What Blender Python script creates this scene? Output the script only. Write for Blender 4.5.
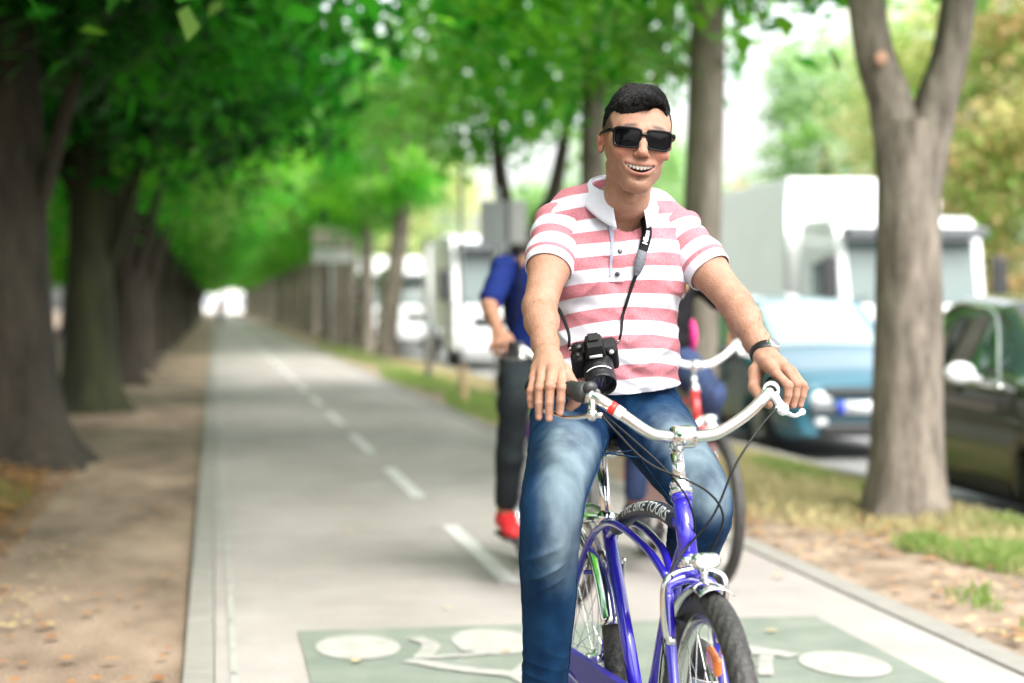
import bpy, bmesh, math, random
import numpy as np
from math import sin, cos, pi, radians, sqrt
random.seed(4); rng = np.random.default_rng(11)
S = bpy.context.scene
C = S.collection
for o in list(bpy.data.objects): bpy.data.objects.remove(o)

# ------------------------------------------------------------ camera, sky, sun, exposure
cam_d = bpy.data.cameras.new('camera'); cam = bpy.data.objects.new('view_camera', cam_d); C.objects.link(cam)
cam.location = (0, 0, 1.22); cam.rotation_euler = (radians(90-1.16), 0, radians(-9.40))
cam_d.sensor_width = 36; cam_d.lens = 63.3; cam_d.clip_end = 2000; cam_d.clip_start = .05
cam_d.dof.use_dof = True; cam_d.dof.focus_distance = 3.93; cam_d.dof.aperture_fstop = 2.1; cam_d.dof.aperture_blades = 0
S.camera = cam
SUN_EL, SUN_AZ = 52, 152      # azimuth measured from +Y towards +X (the sun stands behind and right of the camera)
W = bpy.data.worlds.new('World'); S.world = W; W.use_nodes = True
nt = W.node_tree; nt.nodes.clear()
sky = nt.nodes.new('ShaderNodeTexSky'); sky.sky_type = 'NISHITA'; sky.sun_disc = False
sky.sun_elevation = radians(SUN_EL); sky.sun_rotation = radians(SUN_AZ); sky.air_density = 1.2; sky.dust_density = 4.0; sky.ozone_density = 1
hs = nt.nodes.new('ShaderNodeHueSaturation'); hs.inputs['Saturation'].default_value = .25
bg = nt.nodes.new('ShaderNodeBackground'); bg.inputs[1].default_value = .15
ow = nt.nodes.new('ShaderNodeOutputWorld')
nt.links.new(sky.outputs[0], hs.inputs['Color']); nt.links.new(hs.outputs[0], bg.inputs[0]); nt.links.new(bg.outputs[0], ow.inputs[0])
sd = bpy.data.lights.new('sun', 'SUN'); sd.energy = 1.05; sd.angle = radians(40); sd.color = (1, .95, .88)
sun = bpy.data.objects.new('sun', sd); C.objects.link(sun); sun.location = (6, -10, 20)
sun.rotation_euler = (radians(90-SUN_EL), 0, radians(180-SUN_AZ))
S.view_settings.view_transform = 'Standard'; S.view_settings.look = 'None'; S.view_settings.gamma = 1
S.view_settings.exposure = 1.85
S.cycles.use_denoising = True
S.cycles.max_bounces = 8; S.cycles.transparent_max_bounces = 8; S.cycles.sample_clamp_indirect = 8

# ------------------------------------------------------------ materials
M = {}
def mat(name, col, rough=.6, metal=0., var=0., scale=8., bump=0., bscale=60., coat=0., spec=.5, col2=None, trans=0., tcol=None, coord='Object', sheen=0., stretch=None):
    m = bpy.data.materials.new(name); m.use_nodes = True; n = m.node_tree.nodes; L = m.node_tree.links
    p = n['Principled BSDF']; p.inputs['Roughness'].default_value = rough; p.inputs['Metallic'].default_value = metal
    p.inputs['Coat Weight'].default_value = coat; p.inputs['Specular IOR Level'].default_value = spec
    if sheen: p.inputs['Sheen Weight'].default_value = sheen
    p.inputs['Base Color'].default_value = (*col, 1)
    tc = n.new('ShaderNodeTexCoord'); src = tc.outputs[coord]
    if stretch:
        mp = n.new('ShaderNodeMapping'); mp.inputs['Scale'].default_value = stretch; L.new(src, mp.inputs[0]); src = mp.outputs[0]
    if var or col2:
        nz = n.new('ShaderNodeTexNoise'); nz.inputs['Scale'].default_value = scale; nz.inputs['Detail'].default_value = 6; nz.inputs['Roughness'].default_value = .65
        L.new(src, nz.inputs['Vector'])
        rp = n.new('ShaderNodeValToRGB'); rp.color_ramp.elements[0].position = .32; rp.color_ramp.elements[1].position = .68
        c2 = col2 if col2 else tuple(min(1, c*(1+var)) for c in col); c1 = col if col2 else tuple(c*(1-var) for c in col)
        rp.color_ramp.elements[0].color = (*c1, 1); rp.color_ramp.elements[1].color = (*c2, 1)
        L.new(nz.outputs[0], rp.inputs[0]); L.new(rp.outputs[0], p.inputs['Base Color'])
    if bump:
        nb = n.new('ShaderNodeTexNoise'); nb.inputs['Scale'].default_value = bscale; nb.inputs['Detail'].default_value = 5; L.new(src, nb.inputs['Vector'])
        b = n.new('ShaderNodeBump'); b.inputs['Strength'].default_value = bump; b.inputs['Distance'].default_value = .02
        L.new(nb.outputs[0], b.inputs['Height']); L.new(b.outputs[0], p.inputs['Normal'])
    if trans:
        tb = n.new('ShaderNodeBsdfTranslucent'); tb.inputs[0].default_value = (*tcol, 1)
        mx = n.new('ShaderNodeMixShader'); mx.inputs[0].default_value = trans
        L.new(p.outputs[0], mx.inputs[1]); L.new(tb.outputs[0], mx.inputs[2]); L.new(mx.outputs[0], n['Material Output'].inputs[0])
    M[name] = m
    return m
def glass(name, col, rough=.03, alpha=None):
    m = mat(name, col, rough, coat=1, spec=.8); return m

# ------------------------------------------------------------ mesh helpers
def mesh_np(name, V, Q, smooth=True):
    me = bpy.data.meshes.new(name); V = np.asarray(V, np.float32); Q = np.asarray(Q, np.int32); k = Q.shape[1]
    me.vertices.add(len(V)); me.vertices.foreach_set('co', V.ravel())
    me.loops.add(Q.size); me.loops.foreach_set('vertex_index', Q.ravel())
    me.polygons.add(len(Q)); me.polygons.foreach_set('loop_start', np.arange(0, Q.size, k, dtype=np.int32))
    me.polygons.foreach_set('loop_total', np.full(len(Q), k, np.int32))
    if smooth: me.polygons.foreach_set('use_smooth', np.ones(len(Q), bool))
    me.update(calc_edges=True); me.validate(); return me
def link(name, me, m=None, parent=None, loc=None):
    o = bpy.data.objects.new(name, me); C.objects.link(o)
    if m is not None:
        for q in (m if isinstance(m, (list, tuple)) else [m]): me.materials.append(M[q] if isinstance(q, str) else q)
    if parent is not None: o.parent = parent
    if loc is not None: o.location = loc
    return o
def tag(o, label=None, cat=None, group=None, kind=None):
    for k, v in (('label', label), ('category', cat), ('group', group), ('kind', kind)):
        if v: o[k] = v
    return o
def thing(name, label, cat, loc=(0, 0, 0), rz=0, group=None):
    o = bpy.data.objects.new(name, None); C.objects.link(o); o.location = loc; o.rotation_euler.z = rz; o.empty_display_size = .1
    return tag(o, label, cat, group)
def vec(a): return np.array(a, float)
def nrm(a):
    a = vec(a); return a/(np.linalg.norm(a)+1e-12)
def catmull(P, n):
    P = [vec(p) for p in P]; P = [2*P[0]-P[1]]+P+[2*P[-1]-P[-2]]; out = []
    for i in range(1, len(P)-2):
        for k in range(n):
            t = k/n; a, b, c, d = P[i-1:i+3]
            out.append(.5*((2*b)+(-a+c)*t+(2*a-5*b+4*c-d)*t*t+(-a+3*b-3*c+d)*t**3))
    out.append(P[-2]); return out
class MB:
    def __init__(s): s.v = []; s.f = []; s.fm = []; s.mi = 0
    def add(s, V, Fs):
        b = len(s.v); s.v += [tuple(map(float, p)) for p in V]; s.f += [tuple(i+b for i in f) for f in Fs]; s.fm += [s.mi]*len(Fs)
    def box(s, c, d, R=None, taper=1.):
        x, y, z = [q/2 for q in d]; P = []
        for k in (-1, 1):
            t = taper if k > 0 else 1
            P += [(-x*t, -y*t, k*z), (x*t, -y*t, k*z), (x*t, y*t, k*z), (-x*t, y*t, k*z)]
        P = np.array(P)
        if R is not None: P = P@np.array(R).T
        s.add(P+vec(c), [(3, 2, 1, 0), (4, 5, 6, 7), (0, 1, 5, 4), (1, 2, 6, 5), (2, 3, 7, 6), (3, 0, 4, 7)])
    def tube(s, P, r, n=12, cap=True, flat=None, up=None):
        P = [vec(p) for p in P]; m = len(P); r = [r]*m if np.isscalar(r) else list(r)
        if len(r) != m: r = list(np.interp(np.linspace(0, 1, m), np.linspace(0, 1, len(r)), r))
        T = [nrm(P[min(i+1, m-1)]-P[max(i-1, 0)]) for i in range(m)]
        u = nrm(np.cross(T[0], up if up is not None else ((0, 0, 1) if abs(T[0][2]) < .9 else (1, 0, 0)))); V = []
        for i in range(m):
            u = nrm(u-T[i]*np.dot(u, T[i])); w = np.cross(T[i], u)
            fa = 1 if flat is None else flat
            for k in range(n):
                a = 2*pi*k/n; V.append(P[i]+r[i]*(cos(a)*u+sin(a)*w*fa))
        Fs = [(i*n+k, i*n+(k+1) % n, (i+1)*n+(k+1) % n, (i+1)*n+k) for i in range(m-1) for k in range(n)]
        if cap: Fs += [tuple(range(n-1, -1, -1)), tuple(range((m-1)*n, m*n))]
        s.add(V, Fs)
    def lathe(s, prof, c, axis=(0, 0, 1), n=24, a0=0, a1=2*pi, ref=None):
        ax = nrm(axis); u = nrm(np.cross(ax, ref if ref is not None else ((1, 0, 0) if abs(ax[0]) < .9 else (0, 1, 0)))); w = np.cross(ax, u)
        full = abs(a1-a0-2*pi) < 1e-6; k_ = n if full else n+1; V = []
        for (r, h) in prof:
            for k in range(k_):
                a = a0+(a1-a0)*k/n; V.append(vec(c)+ax*h+r*(cos(a)*u+sin(a)*w))
        Fs = [(i*k_+k, i*k_+(k+1) % k_, (i+1)*k_+(k+1) % k_, (i+1)*k_+k) for i in range(len(prof)-1) for k in range(n)]
        s.add(V, Fs)
    def ball(s, c, r, n=12, sc=(1, 1, 1)):
        V = []; 
        for i in range(n//2+1):
            t = pi*i/(n//2)
            for k in range(n): a = 2*pi*k/n; V.append(vec(c)+vec((sin(t)*cos(a)*sc[0], sin(t)*sin(a)*sc[1], cos(t)*sc[2]))*r)
        s.add(V, [(i*n+k, (i+1)*n+k, (i+1)*n+(k+1) % n, i*n+(k+1) % n) for i in range(n//2) for k in range(n)])
    def grid(s, rows, closed=False):
        m = len(rows); n = len(rows[0]); V = [p for r in rows for p in r]
        s.add(V, [(i*n+k, i*n+(k+1) % n, (i+1)*n+(k+1) % n, (i+1)*n+k) for i in range(m-1) for k in range(n if closed else n-1)])
    def build(s, name, m, parent=None, smooth=True, bevel=0, sub=0, loc=None, xf=None, auto=None):
        me = bpy.data.meshes.new(name); V = s.v
        if xf is not None: V = [xf(p) for p in V]
        me.from_pydata([tuple(p) for p in V], [], s.f); me.polygons.foreach_set('use_smooth', [smooth]*len(me.polygons))
        me.polygons.foreach_set('material_index', s.fm); me.update()
        o = link(name, me, m, parent, loc)
        if bevel:
            b = o.modifiers.new('b', 'BEVEL'); b.width = bevel; b.segments = 2; b.limit_method = 'ANGLE'; b.angle_limit = radians(35)
            if smooth: me.polygons.foreach_set('use_smooth', [True]*len(me.polygons))
            wn = o.modifiers.new('w', 'WEIGHTED_NORMAL')
        if sub: q = o.modifiers.new('s', 'SUBSURF'); q.levels = q.render_levels = sub
        return o
def copy_tree(o, parent=None):
    c = o.copy(); C.objects.link(c); c.parent = parent
    for ch in [q for q in bpy.data.objects if q.parent == o]: copy_tree(ch, c)
    return c
def sheet(name, x0, x1, y0, y1, z, m, kind='structure', nx=1, ny=1, amp=0):
    V = []; 
    for j in range(ny+1):
        for i in range(nx+1):
            V.append((x0+(x1-x0)*i/nx, y0+(y1-y0)*j/ny, z+(random.uniform(-amp, amp) if 0 < i < nx else 0)))
    Q = [(j*(nx+1)+i, j*(nx+1)+i+1, (j+1)*(nx+1)+i+1, (j+1)*(nx+1)+i) for j in range(ny) for i in range(nx)]
    o = link(name, mesh_np(name, V, Q), m); return tag(o, kind=kind)

# ------------------------------------------------------------ the ground
mat('asphalt_path', (.335, .308, .288), .92, var=.11, scale=2.2, bump=.25, bscale=400)
mat('asphalt_road', (.22, .22, .22), .9, var=.08, scale=1., bump=.2, bscale=300)
mat('kerb_stone', (.23, .218, .195), .85, var=.10, scale=6, bump=.2, bscale=90)
mat('dirt', (.15, .105, .07), .95, col2=(.36, .27, .20), scale=3.5, bump=.6, bscale=70)
mat('dirt_left', (.125, .085, .056), .95, col2=(.33, .24, .175), scale=1.6, bump=.6, bscale=60, stretch=(1, .45, 1))
mat('soil', (.10, .08, .05), .95, col2=(.2, .15, .1), scale=2, bump=.5, bscale=40)
mat('white_paint', (.44, .43, .41), .8, col2=(.56, .55, .53), scale=14)
mat('worn_paint', (.25, .245, .22), .85, col2=(.36, .35, .325), scale=9)
mat('green_paint', (.120, .148, .117), .9, col2=(.195, .212, .178), scale=4, bump=.2, bscale=300)
sheet('ground', -300, 300, -60, 500, -.16, 'soil')
XR = 2.62        # right edge of the cycle path
def slab(name, x0, x1, y0, y1, z, m, step=None, h=.3):
    mb = MB()
    if step:
        y = y0
        while y < y1:
            mb.box(((x0+x1)/2, y+step/2, z-h/2), (x1-x0, step-.006, h)); y += step
        o = mb.build(name, m, bevel=.006, smooth=True)
    else:
        mb.box(((x0+x1)/2, (y0+y1)/2, z-h/2), (x1-x0, y1-y0, h)); o = mb.build(name, m, smooth=False)
    return tag(o, kind='structure')
slab('path', 0, XR, -8, 330, 0, 'asphalt_path')
def cracked():
    m = M['asphalt_path']; n = m.node_tree.nodes; L = m.node_tree.links; p = n['Principled BSDF']; src = p.inputs['Base Color'].links[0].from_socket; tc = n['Texture Coordinate']
    big = n.new('ShaderNodeTexNoise'); big.inputs['Scale'].default_value = .55; big.inputs['Detail'].default_value = 8; mp = n.new('ShaderNodeMapping'); mp.inputs['Scale'].default_value = (1.6, .5, 1); L.new(tc.outputs['Object'], mp.inputs[0]); L.new(mp.outputs[0], big.inputs['Vector'])
    r = n.new('ShaderNodeValToRGB'); r.color_ramp.elements[0].position = .36; r.color_ramp.elements[0].color = (.80, .79, .77, 1); r.color_ramp.elements[1].position = .62; r.color_ramp.elements[1].color = (1, 1, 1, 1); L.new(big.outputs[0], r.inputs[0])
    sp = n.new('ShaderNodeTexNoise'); sp.inputs['Scale'].default_value = 130; sp.inputs['Detail'].default_value = 2; L.new(tc.outputs['Object'], sp.inputs['Vector'])
    r2 = n.new('ShaderNodeValToRGB'); r2.color_ramp.elements[0].position = .35; r2.color_ramp.elements[0].color = (.80, .80, .80, 1); r2.color_ramp.elements[1].position = .6; r2.color_ramp.elements[1].color = (1.05, 1.05, 1.05, 1); L.new(sp.outputs[0], r2.inputs[0])
    for q in (r, r2):
        x = n.new('ShaderNodeMix'); x.data_type = 'RGBA'; x.blend_type = 'MULTIPLY'; x.inputs[0].default_value = 1; L.new(src, x.inputs[6]); L.new(q.outputs[0], x.inputs[7]); src = x.outputs[2]
    L.new(src, p.inputs['Base Color'])
cracked()
slab('kerb', -.105, -.004, -6, 160, .012, 'kerb_stone', 1.0)
slab('path_edge', XR+.004, XR+.13, -6, 160, .010, 'kerb_stone', 1.0)
# left earth strip, uneven
def rough_strip(name, x0, x1, y0, y1, m, z, amp, nx, ny):
    xs = np.linspace(x0, x1, nx); t = np.linspace(0, 1, ny)**1.8; ys = y0+(y1-y0)*t
    X, Y = np.meshgrid(xs, ys); Z = z+amp*(np.sin(X*3.1+Y*1.3)*.5+np.sin(X*7.3-Y*2.9)*.3+rng.normal(0, .25, X.shape))
    V = np.stack([X, Y, Z], -1).reshape(-1, 3); i = np.arange((nx)*(ny)).reshape(ny, nx)
    Q = np.stack([i[:-1, :-1], i[:-1, 1:], i[1:, 1:], i[1:, :-1]], -1).reshape(-1, 4)
    return tag(link(name, mesh_np(name, V, Q), m), kind='structure')
rough_strip('dirt_strip', -14, -.107, -4, 220, 'dirt_left', -.018, .012, 120, 260)
rough_strip('verge', XR+.133, 4.50, -4, 220, 'dirt', -.02, .014, 60, 260)
slab('road_kerb', 4.50, 4.64, -6, 200, .0, 'kerb_stone', 1.0)
sheet('road', 4.642, 13.6, -30, 320, -.150, 'asphalt_road')
slab('road_kerb', 13.6, 13.75, -6, 200, -.03, 'kerb_stone', 1.0)
rough_strip('verge', 13.752, 60, -4, 260, 'soil', -.04, .02, 60, 100)
# painted marks on the path
mb = MB()
def flat(mb, pts, z):
    mb.add([(x, y, z) for x, y in pts], [tuple(range(len(pts)))])
for k in range(40):
    y = 7.75+3.55*k
    flat(mb, [(1.235, y), (1.325, y), (1.325, y+2.1), (1.235, y+2.1)], .004)
tag(mb.build('lane_marking', 'white_paint', smooth=False), kind='structure')
mb = MB(); y = 3.0
while y < 90: flat(mb, [(.05, y), (.075, y), (.075, y+.97), (.05, y+.97)], .004); y += 1.0
tag(mb.build('edge_line', 'worn_paint', smooth=False), kind='structure')
mb = MB(); flat(mb, [(.305, 2.0), (2.32, 2.0), (2.32, 6.74), (.305, 6.74)], .004)
tag(mb.build('green_patch', 'green_paint', smooth=False), kind='structure')
mb = MB()
def disc(cx, cy, rx, ry, z=.008, a=0):
    flat(mb, [(cx+rx*cos(t)*cos(a)-ry*sin(t)*sin(a), cy+rx*cos(t)*sin(a)+ry*sin(t)*cos(a)) for t in np.linspace(0, 2*pi, 33)[:-1]], z)
def stroke(P, w):
    P = [vec(p) for p in catmull([(*p, 0) for p in P], 5)]
    for i in range(len(P)-1):
        d = nrm(P[i+1]-P[i]); n_ = np.array([-d[1], d[0], 0])*w/2
        a, b = P[i]-d*w*.12, P[i+1]+d*w*.12
        flat(mb, [(a+n_)[:2], (a-n_)[:2], (b-n_)[:2], (b+n_)[:2]], .0082+.00012*i+.0007*(len(mb.f) % 3))
disc(.50, 6.37, .15, .23); disc(.987, 6.40, .145, .25)
mb.mi = 0
# rider of the far-left symbol: head, torso, arm, thigh, shin
stroke([(.72, 6.50), (.76, 6.36), (.70, 6.12)], .065); stroke([(.66, 6.10), (.80, 5.93), (.97, 5.80)], .075)
stroke([(.74, 6.14), (.93, 6.18), (.86, 6.26)], .05); stroke([(.97, 5.80), (1.05, 5.98), (1.10, 6.10)], .05)
stroke([(.97, 5.82), (1.00, 5.55), (.92, 5.35)], .06)
disc(2.10, 5.80, .145, .22); disc(1.62, 5.80, .145, .22)
stroke([(1.70, 6.32), (1.84, 6.14), (1.97, 5.96)], .08); stroke([(1.68, 6.12), (1.80, 6.04), (1.94, 5.99)], .055); stroke([(1.90, 6.02), (1.84, 5.86), (1.78, 5.66)], .05)
tag(mb.build('bicycle_symbol', 'worn_paint', smooth=False), kind='structure')

# ------------------------------------------------------------ leaf litter and grass
mat('dry_leaf', (.22, .085, .03), .7, col2=(.36, .20, .085), scale=3, coord='Object')
mat('rust_leaf', (.22, .075, .022), .7, col2=(.42, .25, .09), scale=2.5)
mat('pale_leaf', (.42, .30, .15), .7, col2=(.5, .40, .2), scale=2)
mat('grass_green', (.12, .22, .045), .6, col2=(.26, .33, .10), scale=2, trans=.35, tcol=(.3, .5, .08))
mat('grass_dry', (.40, .36, .17), .7, col2=(.52, .46, .25), scale=3, trans=.3, tcol=(.5, .45, .2))
def leaves_flat(name, P, size, m):
    n = len(P); a = rng.uniform(0, 2*pi, n); s = size*rng.uniform(.6, 1.3, n); tl = rng.uniform(-.35, .35, (n, 2))
    base = np.array([(-1, 0), (-.35, .55), (.35, .5), (1, 0), (.3, -.55), (-.4, -.5)])
    V = np.zeros((n, 6, 3))
    for k, (bx, by) in enumerate(base):
        x = bx*s; y = by*s; V[:, k, 0] = P[:, 0]+x*np.cos(a)-y*np.sin(a); V[:, k, 1] = P[:, 1]+x*np.sin(a)+y*np.cos(a)
        V[:, k, 2] = P[:, 2]+.004+np.abs(x*tl[:, 0]+y*tl[:, 1])+(.3*s*abs(by))
    return tag(link(name, mesh_np(name, V.reshape(-1, 3), np.arange(n*6).reshape(n, 6), False), m), kind='stuff')
def pts(x0, x1, y0, y1, n, z=.0, pw=1.6):
    return np.stack([rng.uniform(x0, x1, n), y0+(y1-y0)*rng.uniform(0, 1, n)**pw, np.full(n, z)], 1)
P = np.concatenate([pts(2.8, 4.5, 4.5, 40, 1100, 0, 2.0), pts(2.85, 4.4, 6, 11, 110), pts(-4, -1.0, 7, 40, 3500, 0, 2), pts(-1.4, -.15, 4.5, 34, 420, 0, 1.8), pts(-2.4, -1.0, 8, 14.0, 1800)])
leaves_flat('fallen_leaves', P, .032, 'dry_leaf')
P = pts(-2.3, -1.15, 10.0, 13.4, 1500); P[:, 2] = rng.uniform(0, .11, len(P))*np.exp(-((P[:, 0]+1.75)/.5)**2); leaves_flat('fallen_leaves', P, .05, 'rust_leaf')
P = pts(2.8, 4.45, 8.6, 12.5, 160); leaves_flat('fallen_leaves', P, .045, 'rust_leaf')
P = np.concatenate([pts(2.8, 4.5, 4.5, 40, 1100, 0, 2.2), pts(-4, -.6, 7, 40, 900, 0, 2), pts(.1, 2.6, 5, 45, 60, .006)])
leaves_flat('fallen_leaves', P, .026, 'pale_leaf')
def grass(name, spots, m, hgt):
    V = []; 
    for (cx, cy, rx, ry, n) in spots:
        t = rng.uniform(0, 2*pi, n); r = np.sqrt(rng.uniform(0, 1, n)); x = cx+rx*r*np.cos(t); y = cy+ry*r*np.sin(t)
        h = hgt*rng.uniform(.4, 1.25, n)*(1.15-r*.6); a = rng.uniform(0, 2*pi, n); w = rng.uniform(.002, .0045, n)
        lx = rng.normal(0, .35, n)*h; ly = rng.normal(0, .35, n)*h
        dx, dy = np.cos(a)*w, np.sin(a)*w; z0 = np.full(n, -.02)
        V.append(np.stack([np.stack([x-dx, y-dy, z0], 1), np.stack([x+dx, y+dy, z0], 1), np.stack([x+lx*.4+dx*.8, y+ly*.4+dy*.8, h*.6], 1), np.stack([x+lx, y+ly, h], 1)], 1))
    V = np.concatenate(V); n = len(V)
    return tag(link(name, mesh_np(name, V.reshape(-1, 3), np.arange(n*4).reshape(n, 4), False), m), kind='stuff')
grass('grass', [(3.75, 8.15, .28, .45, 1500), (3.55, 8.6, .16, .3, 350), (4.05, 7.4, .35, .8, 1600), (3.5, 20.5, .70, 4.4, 9000), (3.3, 29, .5, 5, 4000), (4.1, 12.6, .25, 1.2, 1700),
    (3.4, 13.5, .2, .8, 500), (4.2, 10.9, .2, .6, 500), (3.1, 6.3, .1, .2, 90), (3.1, 7.0, .08, .2, 70), (3.4, 45, .5, 14, 3000), (4.2, 9.2, .25, .5, 600), (-1.5, 11.6, .4, 1.3, 500)], 'grass_green', .085)
grass('grass', [(4.1, 9.4, .40, 3.4, 6500), (3.85, 13.2, .62, 3.4, 11000), (3.5, 10.8, .5, 1.6, 2600), (3.6, 19.5, .8, 4.5, 5000), (4.0, 7.6, .4, 1.6, 2200), (3.9, 30, .55, 9, 5000), (3.8, 8.3, .35, .6, 700)], 'grass_dry', .07)
# ------------------------------------------------------------ trees
def bark(name, c1, c2, sc=7):
    m = mat(name, c1, .92, col2=c2, scale=sc, bump=1.0, bscale=16, stretch=(1, 1, .28))
    return m
bark('bark_grey', (.058, .047, .037), (.25, .215, .175), 11)
bark('bark_mid', (.13, .11, .085), (.30, .26, .215), 9)
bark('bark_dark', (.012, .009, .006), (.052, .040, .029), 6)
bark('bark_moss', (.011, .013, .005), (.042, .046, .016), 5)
bark('bark_pale', (.30, .27, .23), (.46, .42, .37), 5)
mat('cut_wood', (.42, .24, .16), .8, var=.2, scale=20)
def leafmat(name, a, b, t, tr=.45): return mat(name, a, .5, col2=b, scale=1.1, trans=tr, tcol=t, spec=.3)
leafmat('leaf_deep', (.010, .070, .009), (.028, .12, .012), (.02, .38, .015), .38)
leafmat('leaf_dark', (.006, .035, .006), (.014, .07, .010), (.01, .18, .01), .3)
leafmat('leaf_mid', (.025, .12, .010), (.055, .19, .016), (.08, .58, .03), .5)
leafmat('leaf_bright', (.07, .20, .012), (.14, .28, .02), (.30, .80, .05), .55)
leafmat('leaf_light', (.13, .27, .05), (.22, .36, .08), (.40, .72, .18), .5)
leafmat('leaf_pale', (.26, .40, .20), (.38, .50, .28), (.60, .80, .48), .6)
leafmat('leaf_yellow', (.58, .56, .24), (.50, .56, .24), (.92, .88, .45), .6)
leafmat('leaf_orange', (.55, .38, .20), (.50, .44, .20), (.85, .62, .36), .5)
def limb_mesh(mb, P, R, n=18, rough=.05, flare=0, steps=7, seed=0):
    r_ = random.Random(seed); C_ = catmull(P, steps); m = len(C_); rr = np.interp(np.linspace(0, 1, m), np.linspace(0, 1, len(R)), R)
    T = [nrm(C_[min(i+1, m-1)]-C_[max(i-1, 0)]) for i in range(m)]; u = nrm(np.cross(T[0], (0, 1, .01))); rows = []
    ph = [r_.uniform(0, 6) for _ in range(4)]
    for i in range(m):
        u = nrm(u-T[i]*np.dot(u, T[i])); w = np.cross(T[i], u); row = []
        z = C_[i][2]
        for k in range(n):
            a = 2*pi*k/n; q = 1+rough*(sin(3*a+ph[0]+z*.8)+.6*sin(5*a+ph[1]-z*1.7)+.4*sin(2*a+z*3+ph[2]))
            if flare: q += flare*math.exp(-max(z, 0)/.22)*(1+.45*sin(4*a+ph[3]))
            row.append(C_[i]+rr[i]*q*(cos(a)*u+sin(a)*w))
        rows.append(row)
    mb.grid(rows, True); mb.add(rows[-1], [tuple(range(n))]); mb.add(rows[0], [tuple(range(n))[::-1]])
def crown_mesh(name, blobs, nclump, per, leaf, clump_r, seed, shell=.55, droop=.3):
    """leaf-sized faces in clumps that fill a union of ellipsoids (centre, radii, weight)"""
    g = np.random.default_rng(seed); w = np.array([b[2] for b in blobs], float); w /= w.sum(); V = []
    idx = g.choice(len(blobs), nclump, p=w)
    d = g.normal(0, 1, (nclump, 3)); d /= np.linalg.norm(d, axis=1)[:, None]; rad = (shell+(1-shell)*g.uniform(0, 1, nclump)**.7)
    cen = np.array([blobs[i][0] for i in idx])+d*rad[:, None]*np.array([blobs[i][1] for i in idx])
    n = nclump*per; c = np.repeat(cen, per, 0)+g.normal(0, 1, (n, 3))*clump_r*np.array([.55, .55, .38])
    c[:, 2] -= droop*clump_r*g.uniform(0, 1, n)
    az = g.uniform(0, 2*pi, n); pt = g.normal(-.35, .45, n); s = leaf*g.uniform(.55, 1.35, n)
    dx = np.stack([np.cos(az)*np.cos(pt), np.sin(az)*np.cos(pt), np.sin(pt)], 1)
    sx = np.stack([-np.sin(az), np.cos(az), g.normal(0, .35, n)], 1); sx /= np.linalg.norm(sx, axis=1)[:, None]
    up = np.cross(dx, sx)
    V = np.stack([c-dx*s[:, None], c-dx*.1*s[:, None]+sx*(s*.55)[:, None]+up*(s*.15)[:, None], c+dx*s[:, None], c-dx*.1*s[:, None]-sx*(s*.55)[:, None]+up*(s*.15)[:, None]], 1)
    return mesh_np(name, V.reshape(-1, 3), np.arange(n*4).reshape(n, 4), False)
def tree(name, label, loc, trunk_parts, bmat, crown, lmat, group=None, rz=0, scale=1, extra=None):
    t = thing(name, label, 'tree', loc, rz, group); t.scale = (scale,)*3
    mb = MB(); P, R, kw = trunk_parts[0]; limb_mesh(mb, P, R, **kw); mb.build('trunk', bmat, t)
    for i, (P, R, kw) in enumerate(trunk_parts[1:]):
        mb = MB(); limb_mesh(mb, P, R, **kw); mb.build('limb', bmat, t)
    if crown is not None:
        if crown.materials: link('crown', crown, None, t)
        else: link('crown', crown, lmat, t)
    if extra: extra(t)
    return t
GL, GR = 'trees of the dark avenue row left of the path', 'trees of the row between path and road'
# crown prototypes (local coordinates, tree foot at the origin)
def mixed(me, *names):
    for q in names: me.materials.append(M[q])
    k = len(names); mi = rng.integers(0, k*3, len(me.polygons)//1)
    # whole clumps share a tone
    per = 60; cl = rng.integers(0, k, len(me.polygons)//per+2); me.polygons.foreach_set('material_index', np.repeat(cl, per)[:len(me.polygons)].astype(np.int32)); me.update(); return me
cl_blobs = [((.2, 0, 4.6), (2.2, 3.0, 1.7), 3), ((-1.5, 0, 5.2), (2.4, 3, 2.2), 3), ((1.5, .5, 3.9), (1.5, 2.6, .9), 2.4), ((0, 0, 7.0), (3, 3.2, 2.2), 3), ((-2.4, 0, 3.3), (1.5, 3, 1.3), 1.6)]
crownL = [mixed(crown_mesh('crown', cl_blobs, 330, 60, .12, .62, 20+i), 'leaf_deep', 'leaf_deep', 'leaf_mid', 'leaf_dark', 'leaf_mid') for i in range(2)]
crownL += [mixed(crown_mesh('crown', cl_blobs, 230, 60, .12, .6, 24+i), 'leaf_mid', 'leaf_mid', 'leaf_light', 'leaf_bright') for i in range(2)]  # sunlight put into the leaf colour: brighter mix for crowns farther along
cr_blobs = [((0, 0, 4.9), (1.7, 2.1, 1.5), 3), ((-.7, .3, 3.9), (1.5, 1.6, .7), 1.3), ((.3, 0, 6.6), (2, 2.2, 1.6), 2)]
crownR = [mixed(crown_mesh('crown', cr_blobs, 112, 60, .105, .5, 40+i), 'leaf_mid', 'leaf_bright', 'leaf_light') for i in range(3)]
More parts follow.
